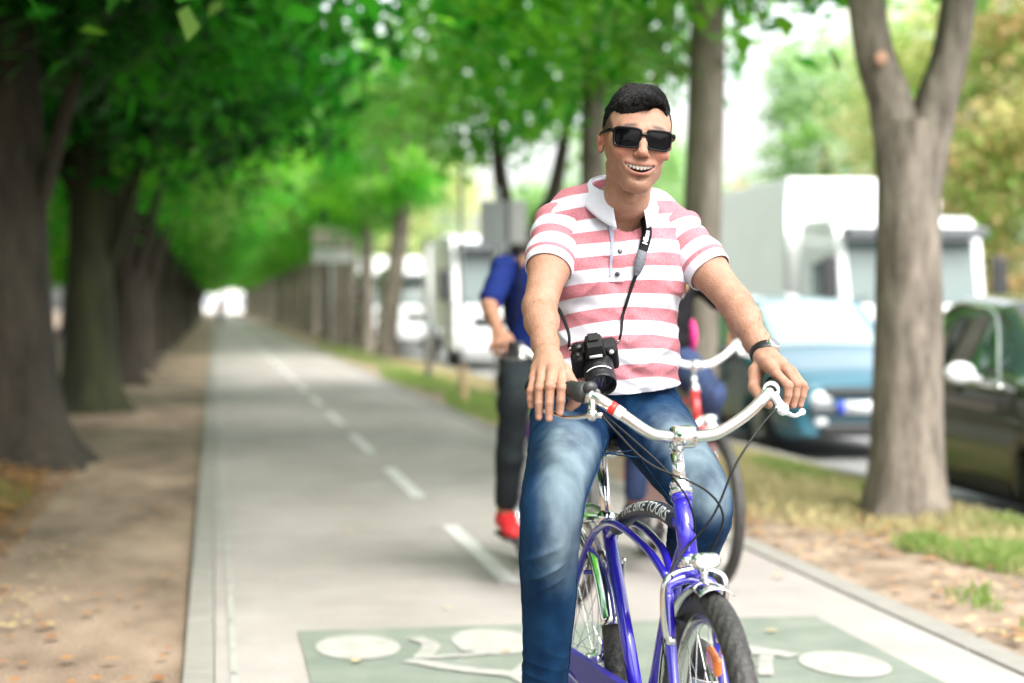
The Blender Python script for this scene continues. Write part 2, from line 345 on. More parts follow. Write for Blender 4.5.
def trunkL(seed, r=.33):
    q = random.Random(seed); dx = q.uniform(-.12, .12)
    parts = [([(0, 0, -.15), (0, 0, .4), (dx*.5, 0, 1.6), (dx, .05, 3.0), (dx*1.6, 0, 5.0), (dx*2, 0, 7.5)], [r*1.12, r, r*.86, r*.74, r*.45, .05], dict(n=26, rough=.05, flare=.5, seed=seed)),
        ([(dx*.5+.12, 0, 1.55), (.36, -.1, 2.05), (.56, -.15, 2.75), (1.0, -.2, 4.2)], [.095, .072, .058, .02], dict(n=12, seed=seed+1)),
        ([(dx*.5, .1, 2.3), (-.5, .5, 3.3), (-1.0, .8, 4.6)], [.15, .10, .03], dict(n=12, seed=seed+2))]
    return parts
# left row: (Y, trunk radius, label)
left = [(14.3, .50, 'massive dark mossy trunk nearest on the left, filling the left edge of the photo'),
    (21.4, .30, 'dark trunk second nearest in the left row, green moss on its right flank'),
    (28.2, .27, 'brown trunk third nearest in the left row, pale strip on its bark')]
lrow = []
for i, (y, r, lb) in enumerate(left):
    x = (-1.66, -1.42, -1.44)[i]
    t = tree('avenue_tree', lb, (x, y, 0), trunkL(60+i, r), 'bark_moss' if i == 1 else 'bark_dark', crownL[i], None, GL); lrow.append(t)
pt_ = trunkL(77, .27)
t0_ = tree('avenue_tree', 'dark trunk in the receding left row beyond the third nearest tree', (-1.45, 34.6, 0), pt_, 'bark_dark', crownL[3], None, GL)
ORD = ['fifth', 'sixth', 'seventh', 'eighth', 'ninth', 'tenth', 'eleventh', 'twelfth']
t0_['label'] = 'dark trunk of the fourth tree from the front in the left row'
for i in range(30):
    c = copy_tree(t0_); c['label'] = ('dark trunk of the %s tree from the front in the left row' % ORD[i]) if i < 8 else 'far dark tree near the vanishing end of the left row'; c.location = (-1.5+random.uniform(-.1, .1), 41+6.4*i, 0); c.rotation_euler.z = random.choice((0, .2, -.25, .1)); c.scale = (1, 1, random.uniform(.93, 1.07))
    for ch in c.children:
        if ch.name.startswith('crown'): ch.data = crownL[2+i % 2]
for i, y in enumerate((7.3,)):
    c = copy_tree(t0_); c.location = (-1.6, y, 0); c['label'] = 'unseen tree added to the left row, standing beside or behind the camera, outside the photo'  # out of view; added as an occluder so its crown shades the left trunks
# a second row further left closes the view between the trunks
t1_ = tree('avenue_tree', 'nearest tree of the second row, seen dark between the first two left trunks', (-5.6, 19, 0), trunkL(90, .28), 'bark_dark', crownL[1], None, 'trees of the second row far left')
for i, y in enumerate((12.2, 5.4, -1.4)):
    c = copy_tree(t1_); c.location = (-5.9, y, 0); c['label'] = 'unseen tree added to the second left row, outside the left edge of the photo'  # unseen trees put in to block the open sky on the left
for i in range(12):
    c = copy_tree(t1_); c['label'] = 'dark tree of the second left row, hidden among the trunks in front of it'; c.location = (-5.8+random.uniform(-.3, .3), 25.5+6.5*i, 0); c.rotation_euler.z = .3*i
for ch in t1_.children: pass
# the limbs that lean over the path, seen at upper left
# right row: trunk centre on X = 3.97
def fork(seed, r, zf, l, rt, top=5.4):
    return [([(0, 0, -.12), (0, 0, .35), (.0, 0, zf*.6), (l*.12, 0, zf+.12)], [r*1.15, r*1.02, r*.93, r*.80], dict(n=30, rough=.035, flare=.28, seed=seed, steps=9)),
        ([(-.03, .0, zf-.32), (l*.42, 0, zf+.2), (l, 0, zf+.85), (l*1.6, 0, top)], [r*.72, r*.62, r*.52, .05], dict(n=20, rough=.04, seed=seed+1, steps=8)),
        ([(.04, .01, zf-.30), (rt*.5, 0, zf+.2), (rt, 0, zf+.85), (rt*1.9, 0, top)], [r*.70, r*.60, r*.50, .05], dict(n=20, rough=.04, seed=seed+5, steps=8))]
def knots(t):
    mb = MB(); mb.ball((-.235, -.165, 2.62), .042, 14, (1, .35, 1)); mb.build('pruned_knot', 'cut_wood', t)
tree('roadside_tree', 'thick grey forked trunk nearest on the right, splitting in two above the cars', (3.97, 9.92, 0), fork(5, .205, 2.16, -.27, .30), 'bark_grey', crownR[0], None, GR, extra=knots)
def single(seed, r, lean=0, knob=None):
    return [([(0, 0, -.12), (0, 0, .4), (lean*.4, 0, 1.8), (lean*.8, 0, 3.2), (lean*1.1, 0, 5.6)], [r*1.1, r, r*.93, r*.85, .05], dict(n=22, rough=.05, flare=.25, seed=seed, steps=8)),
        ([(lean*.75, 0, 3.6), (lean*.9-.35, .1, 4.3), (lean-.8, .2, 5.2)], [r*.5, r*.35, .03], dict(n=12, seed=seed+1)),
        ([(lean*.8, 0, 3.9), (lean*.9+.4, .1, 4.6), (lean+.8, -.2, 5.4)], [r*.5, r*.35, .03], dict(n=12, seed=seed+2))]
tree('roadside_tree', 'straight pale trunk with a bulge, just right of the man in sunglasses', (3.80, 13.95, 0), single(11, .168, .10), 'bark_mid', crownR[1], None, GR)
tree('roadside_tree', 'slim straight trunk rising directly behind the head of the man', (3.95, 18.6, 0), single(15, .15, 0), 'bark_grey', crownR[2], None, GR)
tree('roadside_tree', 'dark forked trunk left of the man behind the rider in blue', (4.02, 23.3, 0), fork(19, .19, 2.1, -.32, .45), 'bark_dark', crownR[0], None, GR)
tree('roadside_tree', 'brown trunk leaning right beside the white vans', (4.1, 43.2, 0), single(23, .24, .45), 'bark_grey', crownR[1], None, GR)
tr_ = tree('roadside_tree', 'trunk in the distant receding part of the right row', (4.1, 49, 0), single(27, .20, 0), 'bark_grey', crownR[2], None, GR)
tr_['label'] = 'sixth trunk of the right row, just left of the leaning brown one'
for i in range(38):
    c = copy_tree(tr_); c['label'] = ('grey brown trunk of the %s tree from the front in the right row' % (ORD[2:]+['thirteenth'])[i]) if i < 7 else 'far tree near the vanishing end of the right row'; c.location = (4.05+random.uniform(-.12, .12), 53.8+4.9*i, 0); c.rotation_euler.z = random.uniform(-.5, .5); c.scale = (1.1, 1.1, 1)
    for ch in c.children:
        if ch.name.startswith('crown'): ch.data = crownR[i % 3]
# trees beyond the road
def bgtree(label, u, zc, h, w, lm, seed, blobs=None, n=170, leaf=.13):
    X = (u-212)*zc/1830; Y = (zc-.163*X)/.987
    bl = blobs or [((0, 0, h*.36), (w*.8, w*.8, h*.26), 2), ((.1*w, 0, h*.60), (w*.95, w, h*.24), 2), ((-.1*w, 0, h*.83), (w*.6, w*.6, h*.17), 1.2)]
    t = tree('broadleaf_tree', label, (X, Y, -.04), [([(0, 0, -.1), (0, 0, h*.3), (.1, 0, h*.6), (0, 0, h*.9)], [.2, .17, .12, .03], dict(n=12, seed=seed))], 'bark_grey', mixed(crown_mesh('crown', bl, n, 60, leaf, w*.3, seed), *lm), None, 'trees beyond the road')
    return t
bgtree('tall green tree beyond the truck, left of the forked trunk', 822, 52, 9.2, 2.3, ('leaf_pale', 'leaf_light'), 101, n=200)
bgtree('large yellowing tree behind the forked trunk above the truck cab', 935, 44, 9.5, 3.0, ('leaf_yellow', 'leaf_light', 'leaf_yellow'), 102, n=260)
bgtree('yellow green tree at the right edge of the photo', 1040, 40, 10, 2.8, ('leaf_yellow', 'leaf_light', 'leaf_orange'), 103, n=260)
bgtree('small orange tree above the truck box', 765, 66, 6.0, 1.7, ('leaf_orange', 'leaf_pale'), 104, n=80)
bgtree('pale green tree far behind the head of the man', 640, 80, 9.5, 4.2, ('leaf_pale', 'leaf_light'), 105, n=220, leaf=.17)
bgtree('pale green tree left of the head of the man, far beyond the road', 560, 84, 7.0, 3.2, ('leaf_pale', 'leaf_light'), 106, n=150, leaf=.17)
bgtree('yellow green tree far behind the white vans', 425, 88, 9.0, 3.6, ('leaf_yellow', 'leaf_pale'), 107, n=170, leaf=.17)
bgtree('low pale tree right of the sky gap beyond the truck', 730, 92, 6.5, 3.2, ('leaf_pale', 'leaf_pale'), 108, n=110, leaf=.17)
bgtree('distant pale tree behind the signs', 350, 105, 9.5, 4.0, ('leaf_light', 'leaf_pale'), 109, n=150, leaf=.18)
# ------------------------------------------------------------ vehicles
mat('car_teal', (.018, .115, .165), .28, coat=1); mat('car_dark', (.035, .04, .025), .22, coat=1)
mat('car_white', (.78, .79, .80), .3, coat=.6); mat('box_white', (.88, .88, .87), .55, var=.03, scale=2)
mat('glass_pale', (.30, .36, .37), .12, spec=.35); mat('glass_mid', (.13, .17, .165), .1, spec=.4); mat('glass_dark', (.03, .05, .05), .05, coat=1, spec=.8)
mat('rubber', (.018, .018, .02), .7, bump=.2, bscale=80); mat('plastic_black', (.02, .02, .022), .45); mat('plastic_grey', (.10, .11, .12), .5)
mat('chrome', (.82, .82, .82), .12, 1.); mat('alloy', (.62, .63, .64), .3, 1.); mat('lamp_glass', (.75, .78, .80), .08, coat=1)
mat('plate_white', (.75, .76, .80), .4); mat('plate_blue', (.02, .05, .50), .4); mat('amber', (.75, .17, .02), .25, coat=1)
mat('red_paint', (.55, .02, .03), .3, coat=.6)
def profile_car(st):
    """st rows: y, z_bottom, z_belt, z_top, half width, half width of roof; returns P(y, t), t in -1..1 from one sill over the roof to the other"""
    st = np.array(st, float)
    def P(y, t):
        zb, zl, zt, w, wr = [np.interp(y, st[:, 0], st[:, k]) for k in range(1, 6)]
        s = 1 if t >= 0 else -1; a = 1-abs(t)      # a 0 at sill .. 1 at the middle of the roof
        kx = [0, .06, .22, .36, .42, .66, .74, .84, 1.0]; X = [w*.90, w*.975, w, w*.985, w*.96, wr+(w-wr)*.10, wr*.93, wr*.62, 0]
        Z = [zb, zb+.06, zb+(zl-zb)*.5, zl-.06, zl, zt-.075, zt-.02, zt+.0, zt+.018]
        if zt-zl < .16: Z = [zb, zb+.06, zb+(zl-zb)*.5, zl-.05, zl-.01, zl+(zt-zl)*.5, zt-.01, zt, zt+.01]
        return np.array([s*np.interp(a, kx, X), y, np.interp(a, kx, Z)])
    return P
def wheel(mb_t, mb_r, x, y, r, w, side):
    pr = [(r*.62, -w/2), (r*.9, -w/2), (r*.985, -w*.38), (r, -w*.2), (r, w*.2), (r*.985, w*.38), (r*.9, w/2), (r*.62, w/2)]
    mb_t.lathe(pr, (x, y, r), (1, 0, 0), 28)
    o = side*w*.42
    mb_r.lathe([(r*.66, o-side*.02), (r*.62, o), (r*.52, o-side*.03), (r*.2, o-side*.01), (.0, o)], (x, y, r), (1, 0, 0), 28)
    for k in range(5):
        a = 2*pi*k/5; mb_r.box((x+o, y+cos(a)*r*.38, r+sin(a)*r*.38), (.03, r*.5, .07), [[1, 0, 0], [0, cos(a), -sin(a)], [0, sin(a), cos(a)]])
def car(name, label, loc, rz, st, paint, L, wheels, wind, back, sides, gls, group, rw=.30, front=True, mirror='plastic_black', mirror_at=None):
    t = thing(name, label, 'car', loc, rz, group); P = profile_car(st); st_ = np.array(st)
    ys = sorted(set(list(np.linspace(0, L, 60))+list(st_[:, 0]))); ts = np.linspace(-1, 1, 49); mb = MB(); rows = []
    for y in ys:
        row = []
        for tt in ts:
            p = P(y, tt)
            for wy in wheels:     # wheel arches
                d = sqrt((y-wy)**2+(p[2]-rw)**2)
                if d < rw+.06 and abs(tt) > .8: p[2] = max(p[2], rw+sqrt(max(0, (rw+.06)**2-(y-wy)**2)))
            row.append(p)
        rows.append(row)
    mb.grid(rows)
    for y, rv in ((ys[0], 1), (ys[-1], -1)):
        r_ = [P(y, tt) for tt in ts]; c = np.mean(r_, 0); mb.add(r_+[c], [((i, i+1, len(r_)) if rv > 0 else (i+1, i, len(r_))) for i in range(len(r_)-1)]+[(0, len(r_), len(r_)-1)])
    body = mb.build('body', paint, t)
    def panel(nm, ya, yb, ta, tb, m_, off=.006, n=10, skew=0, par=None):
        mb = MB(); rows = []
        for i in range(n+1):
            row = []
            for j in range(n+1):
                tt = ta+(tb-ta)*j/n; y = ya+(yb-ya)*i/n+skew*(j/n)*(1-2*i/n)
                e = 1e-3; a = P(y+e, tt)-P(y-e, tt); b = P(y, tt+e)-P(y, tt-e); nn = nrm(np.cross(b, a)); c = P(y, 0)*.5+P(y, 1)*.25+P(y, -1)*.25
                if np.dot(nn, P(y, tt)-c) < 0: nn = -nn
                row.append(P(y, tt)+nn*off)
            rows.append(row)
        mb.grid(rows); return mb.build(nm, m_, par or t)
    panel('windscreen', wind[0], wind[1], -.50, .50, gls[0]); panel('rear_window', back[0], back[1], -.45, .45, gls[1])
    for s in (-1, 1):
        for (a, b) in sides: panel('side_window', a, b, s*.565, s*.37, gls[1], skew=.10)
        panel('sill_trim', wheels[0]+rw+.12, wheels[1]-rw-.12, s*.985, s*.90, 'plastic_black', .008, 4)
        my = mirror_at or wind[0]+.22; p = P(my, s*.60)
        mb = MB(); mb.ball(p+vec((s*.14, -.02, .04)), .10, 14, (1.05, .55, .72)); mb.tube([p, p+vec((s*.1, 0, .02))], .025, 8); mb.build('wing_mirror', mirror, t)
        q = P((wheels[0]+wheels[1])/2+.25, s*.66); mb = MB(); mb.box(q+vec((s*.012, 0, 0)), (.03, .18, .028)); mb.build('door_handle', paint, t, bevel=.006)
    for wy in wheels:
        for s in (-1, 1):
            a, b = MB(), MB(); w_ = np.interp(wy, st_[:, 0], st_[:, 4]); wheel(a, b, s*(w_-.11), wy, rw, .19, s)
            o = a.build('wheel', 'rubber', t); b.build('rim', 'alloy', o)
    if front:
        for s in (-1, 1):
            mb = MB(); q = P(.09, s*.66); w0 = st_[0, 4]
            mb.ball((s*(w0-.20), .10, st_[0, 2]-.075), .16, 16, (1.0, .85, .62)); mb.build('headlight', 'lamp_glass', t)
            mb = MB(); mb.ball((s*(w0-.20), .00, .34), .06, 12, (1.1, .5, .8)); mb.build('fog_lamp', 'lamp_glass', t)
        mb = MB(); mb.box((0, -.012, .60), (.86, .05, .075)); mb.build('grille', 'plastic_black', t, bevel=.02)
        mb = MB(); mb.box((0, -.03, .46), (st_[0, 4]*1.75, .09, .10)); mb.build('bumper_strip', 'plastic_grey', t, bevel=.035)
        mb = MB(); mb.box((0, -.015, .27), (.95, .06, .12)); mb.build('lower_grille', 'plastic_black', t, bevel=.03)
        mb = MB(); mb.box((-.06, -.085, .47), (.43, .012, .11)); pl = mb.build('number_plate', 'plate_white', t)
        mb = MB(); mb.box((-.31, -.085, .47), (.07, .013, .11)); mb.build('plate_band', 'plate_blue', pl)
    return t
GC = 'cars parked along the kerb'
hatch = [(0, .22, .62, .66, .66, .5), (.06, .2, .68, .72, .74, .6), (.25, .19, .74, .80, .80, .64), (.85, .18, .86, .93, .83, .66), (1.05, .18, .90, .99, .835, .65), (1.75, .18, .92, 1.42, .84, .60), (2.4, .18, .93, 1.46, .84, .60), (3.3, .18, .95, 1.40, .83, .58), (3.72, .2, .96, 1.0, .79, .62), (3.82, .25, .90, .92, .74, .6)]
car('parked_car', 'teal blue hatchback parked facing the camera behind the forked trunk', (5.70, 15.1, -.146), .02, hatch, 'car_teal', 3.82, (.72, 3.15), (1.03, 1.72), (3.34, 3.70), ((1.35, 2.15), (2.25, 3.05)), ('glass_pale', 'glass_pale'), GC, .29)
sedan = [(0, .25, .60, .64, .68, .5), (.06, .2, .66, .70, .76, .6), (.3, .19, .74, .80, .84, .66), (1.0, .18, .88, .95, .87, .68), (1.2, .18, .91, 1.0, .875, .67), (1.95, .18, .93, 1.40, .88, .60), (2.6, .18, .94, 1.44, .88, .60), (3.0, .18, .96, 1.36, .87, .58), (3.4, .2, .98, 1.02, .83, .62), (3.5, .28, .92, .95, .76, .6)]
car('parked_car', 'dark olive car at the right edge with chrome framed side windows and a white mirror', (5.52, 8.75, -.146), 0, sedan, 'car_dark', 3.5, (.85, 2.85), (1.18, 1.92), (3.03, 3.36), ((1.55, 2.30), (2.40, 2.95)), ('glass_dark', 'glass_dark'), GC, .32, mirror='car_white', mirror_at=1.75)
mb = MB()
P_ = profile_car(sedan)
cr_ = [P_(y, t)*vec((1.0, 1, 1))+vec((-.010, 0, .0)) for y, t in ((1.42, -.63), (1.62, -.50), (1.95, -.36), (2.3, -.325), (2.6, -.33), (2.9, -.38), (3.05, -.52), (3.0, -.62), (2.3, -.635), (1.42, -.63))]
for o_ in [o for o in C.objects if o.get('label', '').startswith('dark olive')]:
    mb.tube(catmull(cr_, 6), .013, 8); mb.build('window_trim', 'chrome', o_)
    mb = MB(); mb.tube([P_(y, -.60)+vec((-.012, 0, 0)) for y in (2.34, 2.36)]+[P_(2.40, -.38)+vec((-.012, 0, 0))], .028, 8); mb.build('door_pillar', 'plastic_black', o_)
    mb = MB(); mb.tube([P_(y, -.72)+vec((-.006, 0, 0)) for y in np.linspace(.9, 3.3, 12)], .010, 6); mb.build('body_crease', 'car_dark', o_)
# lorry: white cab and white box body
def lorry(label, loc, Wd, cab_h, box, group, roof=None, long_cab=False):
    t = thing('lorry', label, 'lorry', loc, 0, group); h = Wd/2
    mb = MB(); rows = []
    # cab shell: profile in y/z swept across the width with rounded corners
    prof = [(0.02, .45), (0, .9), (.02, 1.25), (.06, 1.45), (.30, cab_h-.32), (.42, cab_h-.12), (.62, cab_h), (2.0, cab_h+.02), (2.05, cab_h), (2.05, .45)]
    for s, ins in ((-1, .10), (-.985, .03), (-.95, 0), (.95, 0), (.985, .03), (1, .10)):
        rows.append([(s*h, min(max(y, ins), 2.05-ins), z if z < cab_h-.15 else z-ins*.6) for y, z in prof])
    mb.grid(rows); mb.add(rows[0], [tuple(range(len(prof)))]); mb.add(rows[-1], [tuple(range(len(prof)))[::-1]]); mb.build('cab', 'car_white', t, smooth=False, bevel=.03)
    def yz(z): return np.interp(z, [p[1] for p in prof[:7]], [p[0] for p in prof[:7]])
    z0, z1 = 1.38, cab_h-.36
    mb = MB(); mb.grid([[(x*h*.88, yz(z)-.012-.0*abs(x), z) for x in np.linspace(-1, 1, 12)] for z in np.linspace(z0, z1, 6)]); mb.build('windscreen', 'glass_mid', t)
    mb = MB(); mb.box((0, .05, z1+.10), (Wd*.96, .36, .17)); mb.build('sun_visor', 'plastic_grey', t, bevel=.04)
    mb = MB(); mb.box((0, -.0, .62), (Wd*1.0, .22, .42)); mb.build('bumper', 'car_white', t, bevel=.06)
    mb = MB(); mb.box((0, -.02, 1.02), (Wd*.62, .05, .22)); mb.build('grille', 'plastic_black', t, bevel=.02)
    for s in (-1, 1):
        mb = MB(); mb.ball((s*h*.76, -.09, .66), .14, 14, (1.1, .5, .75)); mb.build('headlight', 'lamp_glass', t)
        mb = MB(); mb.box((s*(h+.20), .02, 1.78), (.24, .12, .62)); m_ = mb.build('wing_mirror', 'plastic_black', t, bevel=.03)
        mb = MB(); mb.tube([(s*h*.98, .25, 2.05), (s*(h+.2), .06, 2.12)], .02, 6); mb.tube([(s*h*.98, .25, 1.5), (s*(h+.2), .06, 1.48)], .02, 6); mb.build('mirror_arm', 'plastic_black', m_)
        mb = MB(); mb.box((s*(h+.003), .95, 1.72), (.012, .85, .62)); mb.build('side_window', 'glass_dark', t, bevel=.004)
        for wy in (1.0, 5.2):
            a, b = MB(), MB(); wheel(a, b, s*(h-.16), wy, .46, .28, s); o = a.build('wheel', 'rubber', t); b.build('rim', 'alloy', o)
    for k in (-.5, 0, .5):
        mb = MB(); mb.tube([(k*Wd*.8-.25, yz(1.4)-.03, 1.36), (k*Wd*.8+.2, yz(1.55)-.03, 1.50)], .012, 6); mb.build('wiper', 'plastic_black', t)
    mb = MB(); mb.box((0, 4.2, .62), (.9, 6, .25)); mb.build('chassis', 'plastic_black', t)
    if box:
        bw, y0, y1, zt = box
        mb = MB(); mb.box((0, (y0+y1)/2, (zt+.85)/2), (bw, y1-y0, zt-.85)); bd = mb.build('box_body', 'box_white', t, bevel=.02, smooth=False)
        for s in (-1, 1):
            mb = MB(); mb.box((s*(bw/2), y0, (zt+.85)/2), (.06, .06, zt-.83)); mb.build('corner_rail', 'alloy', bd)
    return t
lorry('big white box lorry on the road behind the teal hatchback', (10.4, 25.7, -.15), 2.30, 2.72, (2.55, 2.25, 7.6, 3.42), None)
GV = 'white vans behind the row of trees'
lorry('white van with a curved roof, nearest van left of the rider in blue', (6.0, 37.2, -.15), 2.15, 2.85, (2.05, 1.9, 6.0, 2.9), GV)
lorry('white van just right of the leaning trunk, second nearest of the vans', (6.1, 51.5, -.15), 2.1, 2.45, (2.0, 1.9, 5.2, 2.5), GV)
lorry('white box van between the leaning trunk and the signs', (6.2, 62, -.15), 2.2, 2.6, (2.3, 1.9, 6.4, 3.1), GV)
for i, (y, lb) in enumerate(((76, 'white van seen between the distant trunks right of the path'), (92, 'white van far down the kerb, hidden mostly by trunks'), (112, 'farthest white van at the end of the avenue'))):
    lorry(lb, (6.1, y, -.15), 2.1, 2.5, (2.1, 1.9, 5.6, 2.7), GV)
mat('glass_shade', (.10, .16, .17), .1, coat=1)
# ------------------------------------------------------------ street furniture
mat('sign_white', (.42, .42, .42), .5, var=.05, scale=4); mat('sign_cream', (.38, .34, .29), .5, var=.05, scale=4); mat('sign_back', (.30, .32, .33), .45, .5); mat('post_grey', (.36, .36, .35), .5, .3)
mat('post_green', (.10, .16, .14), .5); mat('wood_stake', (.48, .33, .20), .8, var=.2, scale=12)
def at(u, v, zc):
    th = radians(9.40); xc = (u-512)/1800*zc; d = zc
    return (d*sin(th)+xc*cos(th), d*cos(th)-xc*sin(th), 1.22-(v-305)*zc/1800)
def sign_post(label, u, zc, boards, top, post='post_grey', r=.03):
    x, y, _ = at(u, 305, zc); t = thing('road_sign', label, 'sign', (x, y, -.02))
    mb = MB(); mb.tube([(0, 0, -.1), (0, 0, top+.02)], r, 12); mb.ball((0, 0, top+.02), r*1.05, 10); mb.build('post', post, t)
    for (w, h, z, m_, dx) in boards:
        mb = MB(); mb.box((dx, -r-.012, z), (w, .02, h)); b = mb.build('sign_board', m_, t, bevel=.008)
        mb = MB(); mb.tube([(-.05, -r, z), (.05, -r, z)], .012, 6); mb.build('bracket', 'post_grey', b)
    return t
sign_post('pair of blank pale direction boards, one above the other, beside the distant trunks', 331, 52, [(1.08, .52, 3.24, 'sign_cream', 0), (1.12, .42, 2.66, 'sign_white', .02)], 3.5, r=.05)
sign_post('square grey sign back on a post left of the rider in blue', 497, 21.5, [(.36, .52, 2.22, 'sign_back', -.03), (.25, .52, 2.23, 'sign_white', .22)], 2.6)
sign_post('thin plain pole in front of the nearest white van', 461, 25, [], 3.6, r=.028)
sign_post('greenish post left of the thin pole by the vans', 429, 29, [(.16, .3, .9, 'sign_back', 0)], 2.15, 'post_grey', .06)
x, y, _ = at(464, 305, 22.5); t = thing('wooden_stake', 'short tan wooden stake in the grass by the thin pole', 'stake', (x, y, -.05))
mb = MB(); mb.box((0, 0, .24), (.07, .07, .48)); mb.build('post', 'wood_stake', t, bevel=.008); mb = MB(); mb.box((0, 0, .49), (.085, .085, .03)); mb.build('cap', 'wood_stake', t, bevel=.008)
# ------------------------------------------------------------ bicycles
mat('paint_blue', (.022, .012, .36), .25, coat=1, var=.06, scale=3); mat('paint_purple', (.16, .03, .30), .25, coat=1); mat('paint_red', (.60, .03, .03), .3, coat=1)
mat('steel_soft', (.70, .70, .69), .22, 1., bump=.05, bscale=30); mat('spoke_steel', (.6, .6, .6), .25, 1.)
mat('bar_white', (.78, .78, .78), .3, .3); mat('grip_black', (.005, .005, .006), .6, spec=.25, bump=.3, bscale=120); mat('leather_black', (.008, .007, .007), .5, spec=.3, bump=.2, bscale=60)
mat('cable_black', (.005, .005, .006), .45, spec=.25); mat('tyre_black', (.028, .026, .024), .5, var=.35, scale=16, bump=.35, bscale=120); mat('ribbon_black', (.02, .025, .04), .5)
mat('text_white', (.62, .66, .62), .6, var=.25, scale=60); mat('guard_paint_blue', (.03, .02, .30), .5); mat('tape_red', (.75, .03, .02), .4); mat('sticker_white', (.8, .8, .78), .5); mat('lens_clear', (.8, .82, .82), .05, coat=1, spec=1)
ident = lambda p: p
def wheel_parts(parent, c, r, rt, tyre, rimm, xf, seed=0, reflector=None, tread=True):
    c = vec(c); w = thing_child('wheel', parent)
    N, K = 320, 24; rows = []
    for i in range(N):
        a = 2*pi*i/N; row = []
        for k in range(K):
            b = 2*pi*k/K; cb = cos(b); d = 0
            if cb > -.1 and tread:   # tread: centre ribs and slanted blocks
                s = sin(b); ph = (i/N*56 + abs(s)*1.7+.5*(s > 0)) % 1
                if abs(s) > .16: d = -.0042*(ph < .34)*(cb > .0)
                elif abs(abs(s)-.13) < .05: d = -.0034
            rr = r-rt+(rt+d)*cb; row.append(xf(c+vec(((rt*1.02+d)*sin(b), sin(a)*rr, cos(a)*rr))))
        rows.append(row)
    rows.append(rows[0]); mb = MB(); mb.grid(rows, True); ty = mb.build('tyre', tyre, w)
    ri = r-rt*2
    mb = MB(); mb.lathe([(ri+.004, -.015), (ri+.006, -.012), (ri-.004, -.013), (ri-.016, -.009), (ri-.019, 0), (ri-.016, .009), (ri-.004, .013), (ri+.006, .012), (ri+.004, .015)], c, (1, 0, 0), 72); mb.build('rim', rimm, w, xf=xf)
    mb = MB(); mb.lathe([(.0, -.05), (.010, -.05), (.010, -.036), (.026, -.034), (.026, -.029), (.014, -.025), (.014, .025), (.026, .029), (.026, .034), (.010, .036), (.010, .05), (.0, .05)], c, (1, 0, 0), 20); mb.build('hub', 'chrome', w, xf=xf)
    mb = MB()
    for k in range(36):
        a = 2*pi*k/36; s = 1 if k % 2 else -1; b = a+(.75 if (k//2) % 2 else -.75)
        mb.tube([c+vec((s*.031, sin(b)*.024, cos(b)*.024)), c+vec((s*.004, sin(a)*(ri-.012), cos(a)*(ri-.012)))], .0011, 4, cap=False)
    mb.build('spokes', 'spoke_steel', w, xf=xf)
    if reflector is not None:
        for s, a in enumerate((reflector, reflector+pi)):
            mb = MB(); q = c+vec((-.006, sin(a)*r*.64, cos(a)*r*.64)); ca, sa = cos(a), sin(a)
            mb.box(q, (.016, .036, .074), [[1, 0, 0], [0, cos(a+pi/2), sin(a+pi/2)], [0, -sin(a+pi/2), cos(a+pi/2)]]); mb.build('reflector', 'amber', w, xf=xf, bevel=.007)
    return w
def thing_child(name, parent):
    o = bpy.data.objects.new(name, None); C.objects.link(o); o.parent = parent; o.empty_display_size = .1; return o
def fender(parent, c, r, w, a0, a1, m_, xf, name='mudguard'):
    mb = MB(); c = vec(c); rows = []
    for a in np.linspace(a0, a1, 50):
        row = []
        for k in np.linspace(-1, 1, 13):
            row.append(c+vec((k*w/2, sin(a)*(r-.015*abs(k)**2.2), cos(a)*(r-.015*abs(k)**2.2))))
        rows.append(row)
    mb.grid(rows); o = mb.build(name, m_, parent, xf=xf); s = o.modifiers.new('s', 'SOLIDIFY'); s.thickness = .0018; return o
